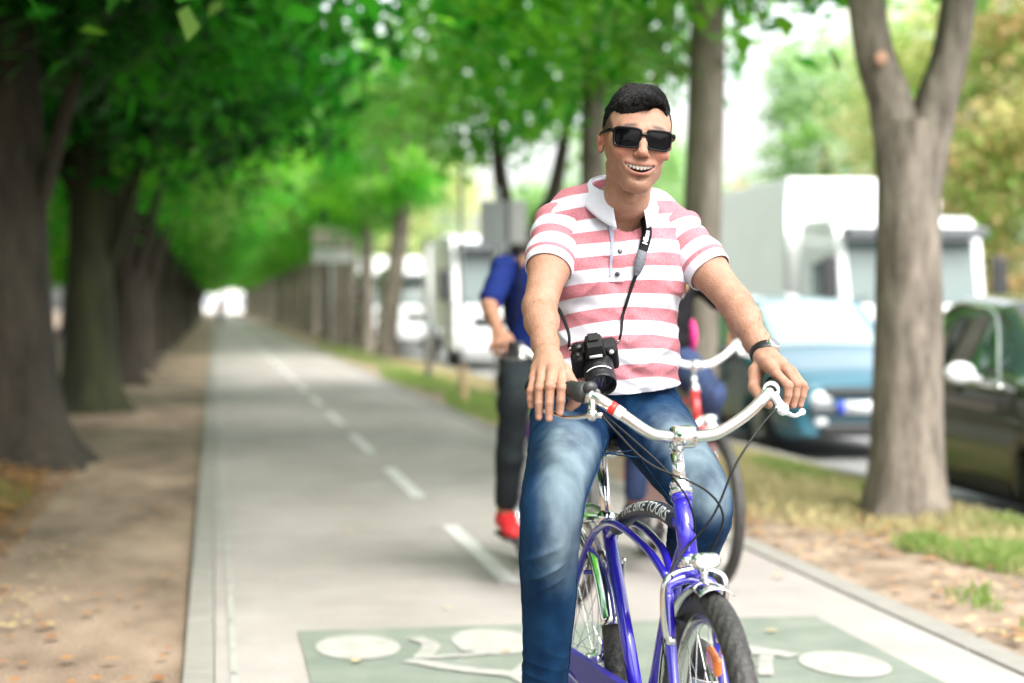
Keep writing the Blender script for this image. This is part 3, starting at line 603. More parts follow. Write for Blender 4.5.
def bike(label, loc, rz, paint, steer, main=False, barm='steel_soft', rimm='steel_soft', bar=None, fpaint=None):
    t = thing('bicycle', label, 'bicycle', loc, rz, None if main else 'bicycles of the riders behind')
    R, Rt = .34, .0255; Hf, Hr, BB = vec((0, 0, .34)), vec((0, 1.08, .34)), vec((0, .54, .30))
    sa = radians(steer)
    def st(p): x, y = p[0], p[1]-.23; return np.array([x*cos(sa)-y*sin(sa), x*sin(sa)+y*cos(sa)+.23, p[2]])
    wheel_parts(t, Hf, R, Rt, 'tyre_black', rimm, st, reflector=-.20 if main else None, tread=main); wheel_parts(t, Hr, R, Rt, 'tyre_black', rimm, ident, tread=main)
    # frame
    fp = paint; mb = MB(); HT, HB = vec((0, .250, .835)), vec((0, .197, .705))
    mb.tube([HB, HT], .0195, 18); mb.lathe([(.0195, 0), (.0225, .002), (.0225, .012), (.0195, .014)], HT-nrm(HT-HB)*.014, HT-HB, 18); mb.lathe([(.0195, 0), (.0225, .002), (.0225, .012), (.0195, .014)], HB, HT-HB, 18)
    ST = vec((0, .85, .715)); mb.tube([BB, ST], .0160, 16)
    mb.tube(catmull([(0, .262, .775), (0, .42, .785), (0, .60, .760), (0, .76, .705), (0, .832, .672)], 8), .0125, 12)      # arched top tube
    for s in (-1, 1):   # twin tubes: from the down tube up over the seat tube and on as seat stays
        mb.tube(catmull([(s*.006, .335, .655), (s*.017, .45, .700), (s*.025, .66, .725), (s*.024, .80, .705), (s*.030, .90, .655), (s*.045, 1.0, .52), (s*.052, 1.075, .35)], 7), .0088, 10)
        mb.tube(catmull([(s*.016, .565, .30), (s*.035, .70, .305), (s*.055, .90, .325), (s*.056, 1.075, .338)], 6), .0095, 10)
        mb.box((s*.054, 1.08, .342), (.006, .035, .05))
    mb.tube(catmull([(0, .214, .745), (0, .262, .690), (0, .315, .620), (0, .375, .52), (0, .44, .40), (0, .505, .325), (0, .54, .30)], 8), .0165, 14)
    mb.lathe([(.0, -.036), (.021, -.036), (.021, .036), (.0, .036)], BB, (1, 0, 0), 20)
    mb.tube([(-.03, .955, .575), (.03, .955, .575)], .006, 8); mb.tube([(-.035, .69, .308), (.035, .69, .308)], .006, 8)
    frame = mb.build('frame', fp, t)
    # fork
    mb = MB(); mb.tube([st((0, .199, .70)), st((0, .193, .672))], .019, 14); mb.tube([st(p) for p in catmull([(-.046, .178, .640), (-.043, .183, .662), (0, .190, .675), (.043, .183, .662), (.046, .178, .640)], 6)], .0125, 12)
    for s in (-1, 1): mb.tube([st(p) for p in catmull([(s*.046, .178, .645), (s*.048, .148, .58), (s*.050, .095, .47), (s*.052, .035, .375), (s*.052, 0, .34)], 7)], [.0125, .012, .0105, .009, .008], 12)
    mb.build('fork', fpaint or fp, t)
    fender(t, Hf, R+.013, .068, -.13, 1.45, 'chrome' if main else 'bar_white', st); fender(t, Hr, R+.013, .068, -1.15, 1.6, 'chrome' if main else paint, ident)
    for s in (-1, 1):
        mb = MB(); mb.tube([(s*.062, 1.08, .34), (s*.036, 1.08+.30, .34+.17)], .0025, 6); mb.tube([(s*.062, 1.08, .34), (s*.036, 1.08+.12, .34+.325)], .0025, 6); mb.build('mudguard_stay', 'chrome', t)
        mb = MB(); mb.tube([st((s*.060, 0, .34)), st((s*.036, .27, .34+.20))], .0025, 6); mb.build('mudguard_stay', 'chrome', t)
    # headset, stem
    ax = nrm(HT-HB); mb = MB(); mb.lathe([(.019, 0), (.024, .002), (.024, .010), (.019, .014), (.022, .017), (.022, .026), (.014, .034)], HT, ax, 20); mb.build('headset', 'chrome', t); mb = MB(); mb.lathe([(.022, 0), (.024, -.006), (.020, -.012)], HB, ax, 20); mb.build('headset', 'chrome', t)
    q0 = HT+ax*.02; q1 = vec((0, .285, .925)); mb = MB(); mb.tube([q0, q1], .0135, 14); mb.ball(q1, .0165, 12); mb.tube([q1, (.0, .245, .951)], .0145, 12)
    mb.lathe([(.0, -.024), (.0215, -.024), (.0235, -.018), (.0235, .018), (.0215, .024), (.0, .024)], (0, .238, .953), (1, 0, 0), 20); mb.box((0, .218, .953), (.040, .010, .030)); mb.build('stem', 'chrome', t)
    # handlebar in its final place
    L_ = [(0, .238, .953), (.05, .238, .955), (.083, .242, .964), (.140, .252, .997), (.183, .264, 1.032), (.203, .283, 1.045), (.222, .33, 1.048), (.262, .435, 1.048)]
    R_ = [(0, .238, .953), (-.045, .240, .955), (-.076, .246, .966), (-.128, .262, 1.003), (-.164, .280, 1.028), (-.190, .308, 1.042), (-.235, .352, 1.049), (-.276, .398, 1.049)]
    cl, cr = catmull(L_, 7), catmull(R_, 7); mb = MB(); rb = .0122
    mb.tube(cr[::-1]+cl[1:], rb, 16); hb = mb.build('handlebar', barm, t)
    for c_, i0 in ((cl, 40), (cr, 38)):
        mb = MB(); g = c_[i0:]; mb.tube(g, .0158, 18)
        for p, q in list(zip(g[:-1], g[1:]))[::2]: mb.lathe([(.0158, 0), (.0172, .001), (.0172, .003), (.0158, .004)], p, q-p, 18)
        mb.ball(g[-1], .0185, 12); mb.build('grip', 'grip_black', t)
    def lever(side):
        s = 1 if side == 'L' else -1
        a = (vec((.200, .276, 1.044)), vec((.217, .252, 1.006)), vec((.283, .315, .996))) if s > 0 else (vec((-.176, .298, 1.034)), vec((-.180, .276, .998)), vec((-.252, .378, 1.002)))
        ax_ = nrm((.35, .9, .1)) if s > 0 else nrm((-.6, .75, .1))
        mb = MB(); mb.lathe([(.013, -.011), (.018, -.010), (.018, .010), (.013, .011)], a[0], ax_, 18); mb.tube([a[0]+vec((0, -.012, -.006)), a[0]*.45+a[1]*.55, a[1]], [.010, .0085, .0105], 12); mb.ball(a[1], .0135, 12, (1, .9, 1)); mb.tube([a[1], a[1]-nrm(a[2]-a[1])*.026], .006, 10)
        bl = [a[1], a[1]*.75+a[2]*.25+vec((0, 0, -.007)), a[1]*.4+a[2]*.6+vec((0, -.004, -.010)), a[2]+vec((0, 0, .0))]
        o = mb.build('brake_lever', 'bar_white' if s > 0 else 'steel_soft', t); mb = MB(); mb.tube(catmull(bl, 6), [.0085, .0075, .0065, .0062, .0068], 12, flat=.62, up=(0, 0, 1)); mb.ball(a[2], .0078, 10); mb.build('blade', 'bar_white' if s > 0 else 'steel_soft', o)
        return a[1]-nrm(a[2]-a[1])*.026
    eL, eR = lever('L'), lever('R')
    # twist shifter and its band
    mb = MB(); p, q = cr[34], cr[38]; ax_ = nrm(q-p); mb.lathe([(.013, -.004), (.021, 0), (.0225, .006), (.0225, .020), (.0195, .024), (.0195, .040), (.014, .044)], p-ax_*.0, ax_, 22); mb.ball(p+vec((.004, -.014, .012)), .013, 12, (1.2, .8, 1)); mb.tube([p+vec((0, 0, -.018)), p+vec((.012, -.016, -.026))], .006, 8); mb.build('gear_shifter', 'plastic_black', t)
    if main:
        mb = MB(); mb.tube(cr[22:25], rb+.0012, 16); mb.build('red_band', 'tape_red', t); mb = MB(); mb.tube(cr[20:22]+[cr[22]], rb+.0010, 16); mb.build('white_band', 'sticker_white', t)
    # cables
    def cable(P, r=.0024): mb = MB(); mb.tube(catmull(P, 9), r, 8); mb.build('cable', 'cable_black', t)
    cable([eL, (.16, .222, .975), (.095, .19, .90), (.045, .18, .80), (-.01, .185, .735), (-.050, .150, .70), (-.066, .095, .690)])
    cable([eR, (-.14, .235, .965), (-.085, .19, .905), (.02, .165, .855), (.062, .17, .80), (.045, .185, .735), (.025, .215, .69), (.022, .32, .62), (.02, .5, .32)])
    cable([p+vec((.012, -.016, -.026)), (-.12, .225, .96), (-.06, .185, .90), (-.012, .180, .84), (.012, .20, .78), (.012, .225, .73), (.022, .32, .60), (.02, .5, .33)])
    # front light
    mb = MB(); L0 = st((0, .05, .728)); mb.tube([L0+vec((-.014, 0, 0)), L0+vec((.014, 0, 0))], .0165, 20); mb.ball(L0+vec((-.014, 0, 0)), .0165, 14); mb.ball(L0+vec((.014, 0, 0)), .0165, 14); lt = mb.build('front_light', 'steel_soft', t)
    mb = MB(); mb.ball(L0+vec((0, -.010, .0)), .0155, 16, (1.6, .75, .86)); mb.build('lens', 'lens_clear', lt)
    mb = MB(); mb.tube([L0+vec((-.024, .015, .002)), L0+vec((-.042, .015, -.002))], .008, 12); mb.tube([L0+vec((0, .01, -.018)), L0+vec((0, .02, -.032)), st((0, .165, .683))], .006, 8); mb.box(L0+vec((0, .01, -.026)), (.012, .02, .03)); mb.build('bracket', 'chrome', lt)
    # brake arms either side of the rim
    for s in (-1, 1):
        mb = MB(); q = [st(v_) for v_ in ((s*.005, .125, .703), (s*.038, .12, .698), (s*(.060-.004*s), .115, .680), (s*(.062-.006*s), .118, .63), (s*(.056-.004*s), .128, .575), (s*.050, .130, .56))]
        mb.tube(catmull(q, 5), [.005, .006, .008, .0085, .008, .009], 10, flat=.75); mb.ball(q[-1], .011, 10); o = mb.build('brake_arm', 'steel_soft' if main else 'chrome', t)
        mb = MB(); mb.box(st((s*.030, .145, .595)), (.014, .05, .013)); mb.build('brake_pad', 'plastic_black', o, bevel=.003)
    # seat post, saddle
    mb = MB(); mb.tube([ST-nrm(ST-BB)*.02, vec((0, .905, .868))], .0130, 16); mb.build('seat_post', 'chrome', t)
    mb = MB(); mb.lathe([(.016, -.01), (.021, -.009), (.021, .014), (.016, .015)], ST, ST-BB, 18); mb.tube([ST+vec((-.03, .0, 0)), ST+vec((.03, 0, 0))], .005, 8); mb.build('seat_clamp', 'chrome', t)
    mb = MB(); rows = []
    for y, w, h in ((.745, .018, .012), (.76, .028, .022), (.80, .036, .030), (.86, .050, .036), (.91, .082, .042), (.96, .105, .046), (1.0, .105, .044), (1.025, .085, .034), (1.035, .05, .02)):
        rows.append([(w*cos(a), y, .905+(.02 if y > .93 else .0)*((y-.93)/.1)+(h*sin(a)*.55 if sin(a) > 0 else h*sin(a)*.9)) for a in np.linspace(0, 2*pi, 25)[:-1]])
    mb.grid(rows, True); mb.add(rows[0], [tuple(range(24))]); mb.add(rows[-1], [tuple(range(24))[::-1]]); sd_ = mb.build('saddle', 'leather_black', t)
    mb = MB(); mb.tube([(-.02, .78, .885), (-.022, .87, .868), (-.03, .97, .885)], .0035, 6); mb.tube([(.02, .78, .885), (.022, .87, .868), (.03, .97, .885)], .0035, 6); mb.box((0, .895, .870), (.055, .05, .022))
    for s in (-1, 1): mb.tube([(s*.05, .99, .885)]+[(s*.05+.011*cos(a), .99+.011*sin(a), .885-.035*a/18) for a in np.linspace(0, 18, 40)], .0022, 5)
    mb.build('rails', 'chrome', sd_)
    # drive train: the guard sits on the rider's right
    mb = MB(); G = [(BB[1]+.105*cos(a), BB[2]+.105*sin(a)) for a in np.linspace(-1.5, -4.2, 18)]
    out = [(.54+.11*cos(a), .30+.11*sin(a)) for a in np.linspace(2.0, 4.4, 14)][::1]; out = out+[(1.08+.045*cos(a), .335+.045*sin(a)) for a in np.linspace(-1.4, 1.4, 10)]
    Vf = [(-.062, y, z) for y, z in out]; Vb = [(-.042, y, z) for y, z in out]; n = len(out)
    mb.add(Vf+Vb, [tuple(range(n)), tuple(range(2*n-1, n-1, -1))]+[(i, (i+1) % n, n+(i+1) % n, n+i) for i in range(n)]); mb.build('chain_guard', 'guard_'+paint if main else paint, t, smooth=False)
    for s, dy, dz in ((-1, -.135, -.10), (1, .135, .10)):
        pd = BB+vec((s*.085, dy, dz)); mb = MB(); mb.tube([BB+vec((s*.05, 0, 0)), BB+vec((s*.074, dy*.1, dz*.1)), pd], [.013, .012, .010], 10, flat=.7); mb.ball(BB+vec((s*.06, 0, 0)), .018, 10); cr_o = mb.build('crank_arm', 'chrome', t)
        mb = MB(); mb.tube([pd, pd+vec((s*.11, 0, 0))], .006, 8); mb.box(pd+vec((s*.062, -.032, 0)), (.09, .014, .024)); mb.box(pd+vec((s*.062, .032, 0)), (.09, .014, .024)); mb.box(pd+vec((s*.022, 0, 0)), (.012, .06, .02)); mb.box(pd+vec((s*.105, 0, 0)), (.012, .06, .02)); mb.build('pedal', 'plastic_black', t, bevel=.003)
    mb = MB(); mb.tube(catmull([(.05, .98, .42), (.05, .90, .55), (.045, .86, .62)], 4), .005, 6); mb.box((.0, 1.06, .705), (.11, .30, .008)); mb.tube([(-.055, .92, .71), (-.055, 1.20, .71), (.055, 1.20, .71), (.055, .92, .71)], .005, 8)
    for s in (-1, 1): mb.tube([(s*.055, 1.15, .71), (s*.060, 1.08, .35)], .0045, 6); mb.tube([(s*.055, .92, .71), (s*.035, .90, .66)], .0045, 6)
    mb.build('rear_rack', 'steel_soft', t)
    if main:
        mb = MB(); path = catmull([(0, .285, .777), (0, .42, .785), (0, .60, .760), (0, .755, .707)], 10); mb.tube(path, .0185, 16); b = mb.build('name_sleeve', 'ribbon_black', t)
        s_ = np.concatenate([[0], np.cumsum([np.linalg.norm(path[i+1]-path[i]) for i in range(len(path)-1)])]); Lp = s_[-1]
        cu = bpy.data.curves.new('lettering', 'FONT'); cu.body = 'FAT TIRE BIKE TOURS'; cu.size = .034; cu.extrude = .0; cu.offset = .0006; cu.align_x = 'CENTER'; cu.align_y = 'CENTER'
        tmp = bpy.data.objects.new('tmp', cu); C.objects.link(tmp); dg = bpy.context.evaluated_depsgraph_get(); me = bpy.data.meshes.new_from_object(tmp.evaluated_get(dg)); bpy.data.objects.remove(tmp)
        bm = bmesh.new(); bm.from_mesh(me)
        for a_ in np.arange(-.03, .03, .003): bmesh.ops.bisect_plane(bm, geom=bm.verts[:]+bm.edges[:]+bm.faces[:], plane_co=(0, a_, 0), plane_no=(0, 1, 0))
        for a_ in np.arange(-.4, .4, .008): bmesh.ops.bisect_plane(bm, geom=bm.verts[:]+bm.edges[:]+bm.faces[:], plane_co=(a_, 0, 0), plane_no=(1, 0, 0))
        bm.to_mesh(me); bm.free()
        xs = [v.co.x for v in me.vertices]; w_ = max(xs)-min(xs); k = Lp*.93/w_
        P0 = np.array(path)
        for sgn in (-1, 1):   # written on both flanks; reads towards the front on the near side
            m2 = me.copy()
            for v in m2.vertices:
                d = Lp/2+sgn*v.co.x*k
                c_ = np.array([np.interp(d, s_, P0[:, j]) for j in range(3)]); e = np.array([np.interp(d+.01, s_, P0[:, j]) for j in range(3)]); T = nrm(e-c_) if d < Lp-.011 else nrm(c_-np.array([np.interp(d-.01, s_, P0[:, j]) for j in range(3)]))
                nu = nrm(np.cross(T, (1, 0, 0))*-1); nu = nu if nu[2] > 0 else -nu; ang = v.co.y*1.02/.0189
                q = c_+.0192*(nu*sin(ang+.45)+vec((sgn, 0, 0))*cos(ang+.45)); v.co = q
            link('lettering', m2, 'text_white', b)
    return t
BX, BY, BA = .945, 3.294, radians(2.2)
main_bike = bike('blue cruiser bicycle with chrome bars ridden by the man in sunglasses', (BX, BY, 0), BA, 'paint_blue', -4, True)
# ------------------------------------------------------------ people: a small implicit-surface modeller
class SDF:
    def __init__(s): s.ops = []
    def cone(s, a, b, r1, r2, k=.01, op='+'): s.ops.append(('c', vec(a), vec(b), r1, r2, k, op)); return s
    def chain(s, P, R, k=.01, op='+'):
        for i in range(len(P)-1): s.cone(P[i], P[i+1], R[i], R[i+1], k, op)
        return s
    def ell(s, c, r, k=.01, op='+', R=None): s.ops.append(('e', vec(c), vec(r), np.eye(3) if R is None else np.array(R), k, op)); return s
    def moved(s, f, Rm):
        o = SDF()
        for q in s.ops:
            if q[0] == 'c': o.ops.append(('c', f(q[1]), f(q[2]))+q[3:])
            else: o.ops.append(('e', f(q[1]), q[2], Rm@q[3], q[4], q[5]))
        return o
    def evaluate(s, lo, hi, h):
        lo = vec(lo); n = np.ceil((vec(hi)-lo)/h).astype(int)+1
        ax = [(lo[i]+h*np.arange(n[i])).astype(np.float32) for i in range(3)]; D = np.full(n, .5, np.float32)
        for q in s.ops:
            k, op = q[-2], q[-1]; pad = k*1.5+3*h
            if q[0] == 'c': r = max(q[3], q[4]); mn = np.minimum(q[1], q[2])-r-pad; mx = np.maximum(q[1], q[2])+r+pad
            else: r = max(q[2]); mn = q[1]-r-pad; mx = q[1]+r+pad
            i0 = np.clip(np.floor((mn-lo)/h).astype(int), 0, n); i1 = np.clip(np.ceil((mx-lo)/h).astype(int)+1, 0, n)
            if (i1 <= i0).any(): continue
            sl = tuple(slice(a, b) for a, b in zip(i0, i1))
            X, Y, Z = np.meshgrid(*[ax[i][sl[i]] for i in range(3)], indexing='ij', sparse=True)
            if q[0] == 'c':
                a, b = q[1], q[2]; ab = b-a; L = float(ab@ab)+1e-12
                t = np.clip(((X-a[0])*ab[0]+(Y-a[1])*ab[1]+(Z-a[2])*ab[2])/L, 0, 1)
                d = np.sqrt((X-a[0]-t*ab[0])**2+(Y-a[1]-t*ab[1])**2+(Z-a[2]-t*ab[2])**2)-(q[3]+(q[4]-q[3])*t)
            else:
                c, rr, R = q[1], q[2], q[3]; x, y, z = X-c[0], Y-c[1], Z-c[2]
                u = (R[0, 0]*x+R[1, 0]*y+R[2, 0]*z)/rr[0]; v = (R[0, 1]*x+R[1, 1]*y+R[2, 1]*z)/rr[1]; w = (R[0, 2]*x+R[1, 2]*y+R[2, 2]*z)/rr[2]
                k0 = np.sqrt(u*u+v*v+w*w)+1e-9; k1 = np.sqrt((u/rr[0])**2+(v/rr[1])**2+(w/rr[2])**2)+1e-9; d = k0*(k0-1)/k1
            e = D[sl]
            if op == '+': hh = np.maximum(k-np.abs(e-d), 0)/max(k, 1e-6); D[sl] = np.minimum(e, d)-hh*hh*k*.25
            else: hh = np.maximum(k-np.abs(e+d), 0)/max(k, 1e-6); D[sl] = np.maximum(e, -d)+hh*hh*k*.25
        return D, lo, h
    def mesh(s, lo, hi, h): return surface_nets(*s.evaluate(lo, hi, h))
def surface_nets(D, lo, h):
    S_ = D < 0; n = np.array(D.shape)
    c = np.zeros(n-1, np.int8)
    for dx in (0, 1):
        for dy in (0, 1):
            for dz in (0, 1): c += S_[dx:n[0]-1+dx, dy:n[1]-1+dy, dz:n[2]-1+dz]
    act = (c > 0) & (c < 8); I = np.argwhere(act); idx = np.full(n-1, -1, np.int32); idx[tuple(I.T)] = np.arange(len(I))
    cor = np.array([(a, b, d) for a in (0, 1) for b in (0, 1) for d in (0, 1)]); val = np.stack([D[tuple((I+q).T)] for q in cor], 1)
    acc = np.zeros((len(I), 3)); cnt = np.zeros(len(I))
    for i in range(8):
        for j in range(i+1, 8):
            if np.abs(cor[i]-cor[j]).sum() != 1: continue
            a, b = val[:, i], val[:, j]; m = (a < 0) != (b < 0); t = np.where(m, a/np.where(m, a-b, 1), 0)
            acc[m] += (cor[i]+(cor[j]-cor[i])*t[:, None])[m]; cnt[m] += 1
    V = lo+h*(I+acc/cnt[:, None]); Q = []
    for ax in range(3):
        sl0 = [slice(None)]*3; sl1 = [slice(None)]*3; sl0[ax] = slice(0, -1); sl1[ax] = slice(1, None)
        ch = S_[tuple(sl0)] != S_[tuple(sl1)]; E = np.argwhere(ch); b, d = [(1, 2), (2, 0), (0, 1)][ax]
        E = E[(E[:, b] > 0) & (E[:, d] > 0) & (E[:, b] < n[b]-1) & (E[:, d] < n[d]-1)]
        eb = np.zeros(3, int); ed = np.zeros(3, int); eb[b] = 1; ed[d] = 1
        q = np.stack([idx[tuple((E-eb-ed).T)], idx[tuple((E-ed).T)], idx[tuple(E.T)], idx[tuple((E-eb).T)]], 1)
        flip = ~S_[tuple(E.T)]; q[flip] = q[flip][:, ::-1]; Q.append(q[(q >= 0).all(1)])
    return V, np.concatenate(Q)
def vnormals(V, Q):
    N = np.zeros_like(V); a = V[Q[:, 2]]-V[Q[:, 0]]; b = V[Q[:, 3]]-V[Q[:, 1]]; f = np.cross(a, b)
    for k in range(4): np.add.at(N, Q[:, k], f)
    return N/(np.linalg.norm(N, axis=1)[:, None]+1e-12)
def relax(V, Q, it=2, lam=.5):
    for _ in range(it):
        A = np.zeros_like(V); c = np.zeros(len(V))
        for k in range(4):
            for m_ in (1, 3): np.add.at(A, Q[:, k], V[Q[:, (k+m_) % 4]]); np.add.at(c, Q[:, k], 1)
        V = V+lam*(A/np.maximum(c, 1)[:, None]-V)
    return V
def keep(V, Q, mask):      # faces whose every vertex passes
    Q = Q[mask[Q].all(1)]; u, inv = np.unique(Q, return_inverse=True); return V[u], inv.reshape(Q.shape), u
def join(parts):
    Vs, Qs, b = [], [], 0
    for V, Q in parts: Vs.append(V); Qs.append(Q+b); b += len(V)
    return np.concatenate(Vs), np.concatenate(Qs)
def vnoise(P, f, seed=0):
    r = np.random.default_rng(seed); a = 0
    for i in range(5):
        k = r.normal(0, 1, 3); k = k/np.linalg.norm(k)*r.uniform(.7, 1.3); a = a+np.sin((P*np.asarray(f))@k*6.28+r.uniform(0, 6.28))
    return a/5
def cut(me_V, Q, planes):
    """clean cut: planes = (point, normal, predicate) remove what lies on the normal's side"""
    bm = bmesh.new(); vs = [bm.verts.new(v) for v in me_V]
    for q in Q: 
        try: bm.faces.new([vs[i] for i in q])
        except ValueError: pass
    for p, n_, pred in planes:
        fs = [f for f in bm.faces if pred(f.calc_center_median())]; g = set(fs); 
        for f in fs: g.update(f.edges); g.update(f.verts)
        r = bmesh.ops.bisect_plane(bm, geom=list(g), plane_co=p, plane_no=n_, clear_outer=True, dist=1e-6)
    return bm
import bmesh
def to_mesh(name, bm):
    bmesh.ops.recalc_face_normals(bm, faces=bm.faces); me = bpy.data.meshes.new(name); bm.to_mesh(me); bm.free(); me.polygons.foreach_set('use_smooth', [True]*len(me.polygons)); return me
def fattr(me, name, vals):
    a = me.attributes.new(name, 'FLOAT', 'POINT'); a.data.foreach_set('value', np.asarray(vals, np.float32))
def verts(me): a = np.zeros(len(me.vertices)*3, np.float32); me.vertices.foreach_get('co', a); return a.reshape(-1, 3).astype(float)

# materials of skin and cloth
def skin(name, c1, c2, lip):
    m = mat(name, c1, .48, col2=c2, scale=30, bump=.28, bscale=330, spec=.45); n = m.node_tree.nodes; L = m.node_tree.links; p = n['Principled BSDF']
    p.inputs['Roughness'].default_value = .50; p.inputs['Specular IOR Level'].default_value = .35; p.inputs['Subsurface Weight'].default_value = .12; p.inputs['Subsurface Radius'].default_value = (.012, .005, .003); p.inputs['Subsurface Scale'].default_value = 1
    src = p.inputs['Base Color'].links[0].from_socket
    for nm, col in (('flush', (.40, .11, .07)), ('lip', lip), ('dark', (.055, .035, .03)), ('nail', (.46, .25, .19))):
        at_ = n.new('ShaderNodeAttribute'); at_.attribute_name = nm; mx = n.new('ShaderNodeMix'); mx.data_type = 'RGBA'
        L.new(at_.outputs['Fac'], mx.inputs[0]); L.new(src, mx.inputs[6]); mx.inputs[7].default_value = (*col, 1); src = mx.outputs[2]
    L.new(src, p.inputs['Base Color']); return m
skin('skin', (.280, .142, .090), (.355, .196, .132), (.34, .095, .08)); skin('skin_tan', (.25, .12, .075), (.32, .165, .105), (.4, .14, .11))
mat('hair_black', (.003, .0025, .0025), .45, spec=.16, bump=.3, bscale=300, stretch=(1, 1, .3)); mat('hair_blond', (.42, .28, .13), .5, var=.3, scale=40)
mat('arm_hair_brown', (.16, .085, .05), .6, spec=.2); mat('teeth', (.88, .86, .80), .25, coat=.5); mat('mouth_dark', (.10, .02, .02), .5)
mat('lens_black', (.002, .002, .003), .06, spec=.16); mat('frame_black', (.002, .002, .003), .3, spec=.2)
def weave(m, sc=900, st=.25):
    n = m.node_tree.nodes; L = m.node_tree.links; p = n['Principled BSDF']; tc = n['Texture Coordinate']; w = n.new('ShaderNodeTexNoise'); w.inputs['Scale'].default_value = sc; w.inputs['Detail'].default_value = 2; L.new(tc.outputs['Object'], w.inputs['Vector'])
    b = n.new('ShaderNodeBump'); b.inputs['Strength'].default_value = st; b.inputs['Distance'].default_value = .001; L.new(w.outputs[0], b.inputs['Height'])
    if p.inputs['Normal'].links: L.new(p.inputs['Normal'].links[0].from_socket, b.inputs['Normal'])
    L.new(b.outputs[0], p.inputs['Normal']); return m
def striped():
    m = mat('striped_jersey', (.7, .69, .74), .9, spec=.2); n = m.node_tree.nodes; L = m.node_tree.links; p = n['Principled BSDF']
    a = n.new('ShaderNodeAttribute'); a.attribute_name = 'stripe'; tc = n['Texture Coordinate']
    nz = n.new('ShaderNodeTexNoise'); nz.inputs['Scale'].default_value = 420; nz.inputs['Detail'].default_value = 3; L.new(tc.outputs['Object'], nz.inputs['Vector'])
    fr = n.new('ShaderNodeMath'); fr.operation = 'FRACT'; L.new(a.outputs['Fac'], fr.inputs[0])
    rp = n.new('ShaderNodeValToRGB'); e = rp.color_ramp.elements; e[0].position = 0; e[0].color = (0, 0, 0, 1); e[1].position = .485; e[1].color = (0, 0, 0, 1)
    for q, c in ((.505, 1), (.975, 1), (.995, 0)): x = e.new(q); x.color = (c, c, c, 1)
    L.new(fr.outputs[0], rp.inputs[0])
    pk = n.new('ShaderNodeValToRGB'); pk.color_ramp.elements[0].position = .35; pk.color_ramp.elements[1].position = .65; pk.color_ramp.elements[0].color = (.345, .100, .125, 1); pk.color_ramp.elements[1].color = (.46, .20, .225, 1); L.new(nz.outputs[0], pk.inputs[0])
    wt = n.new('ShaderNodeValToRGB'); wt.color_ramp.elements[0].color = (.47, .465, .52, 1); wt.color_ramp.elements[1].color = (.58, .575, .63, 1); L.new(nz.outputs[0], wt.inputs[0])
    mx = n.new('ShaderNodeMix'); mx.data_type = 'RGBA'; L.new(rp.outputs[0], mx.inputs[0]); L.new(wt.outputs[0], mx.inputs[6]); L.new(pk.outputs[0], mx.inputs[7]); L.new(mx.outputs[2], p.inputs['Base Color']); weave(m, 1200, .3)
striped()
weave(mat('collar_white', (.53, .53, .59), .85, var=.03, scale=200, sheen=.2)); weave(mat('placket_grey', (.26, .28, .36), .85, var=.2, scale=300)); weave(mat('placket_pink', (.60, .17, .21), .85))
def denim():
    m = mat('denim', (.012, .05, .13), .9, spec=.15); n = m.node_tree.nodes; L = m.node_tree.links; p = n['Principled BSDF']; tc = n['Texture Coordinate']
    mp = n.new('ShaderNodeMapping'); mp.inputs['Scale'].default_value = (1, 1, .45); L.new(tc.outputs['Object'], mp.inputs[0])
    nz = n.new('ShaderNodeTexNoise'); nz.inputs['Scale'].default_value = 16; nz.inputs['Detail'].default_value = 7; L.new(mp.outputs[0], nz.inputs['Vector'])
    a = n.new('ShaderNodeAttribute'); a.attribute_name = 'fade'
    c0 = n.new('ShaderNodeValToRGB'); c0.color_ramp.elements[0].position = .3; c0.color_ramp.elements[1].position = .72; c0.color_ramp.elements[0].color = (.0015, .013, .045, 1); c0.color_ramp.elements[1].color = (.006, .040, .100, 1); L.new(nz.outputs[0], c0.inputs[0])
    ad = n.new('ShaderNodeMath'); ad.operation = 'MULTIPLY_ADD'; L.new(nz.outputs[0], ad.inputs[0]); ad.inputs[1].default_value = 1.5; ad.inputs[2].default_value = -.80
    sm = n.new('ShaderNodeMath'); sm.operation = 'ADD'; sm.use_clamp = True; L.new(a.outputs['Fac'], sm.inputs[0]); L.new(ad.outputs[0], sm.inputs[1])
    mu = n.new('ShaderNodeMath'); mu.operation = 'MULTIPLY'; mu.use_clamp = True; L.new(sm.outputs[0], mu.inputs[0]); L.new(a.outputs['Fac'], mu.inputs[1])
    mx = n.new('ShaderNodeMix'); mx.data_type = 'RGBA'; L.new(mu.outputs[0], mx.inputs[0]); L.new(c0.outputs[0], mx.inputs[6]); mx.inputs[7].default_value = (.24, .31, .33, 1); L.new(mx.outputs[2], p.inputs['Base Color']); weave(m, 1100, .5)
denim()
weave(mat('denim_seam', (.006, .030, .080), .85, spec=.15, var=.5, scale=60))
weave(mat('cloth_blue', (.006, .016, .10), .8, spec=.12, var=.15, scale=20)); weave(mat('cloth_navy', (.012, .016, .03), .8, spec=.12, var=.2, scale=20)); weave(mat('cloth_black', (.012, .012, .014), .8, spec=.12, var=.2, scale=20)); weave(mat('cloth_pink', (.75, .04, .25), .7)); weave(mat('trouser_dark', (.014, .018, .020), .85, spec=.12, var=.25, scale=14)); weave(mat('trouser_blue', (.04, .06, .13), .85, spec=.12, var=.25, scale=14))
mat('shoe_red', (.55, .015, .02), .6, var=.2, scale=20); mat('shoe_lime', (.55, .7, .05), .6); mat('shoe_black', (.02, .02, .02), .6); mat('sock', (.55, .6, .1), .8); mat('sole_white', (.6, .6, .58), .6)
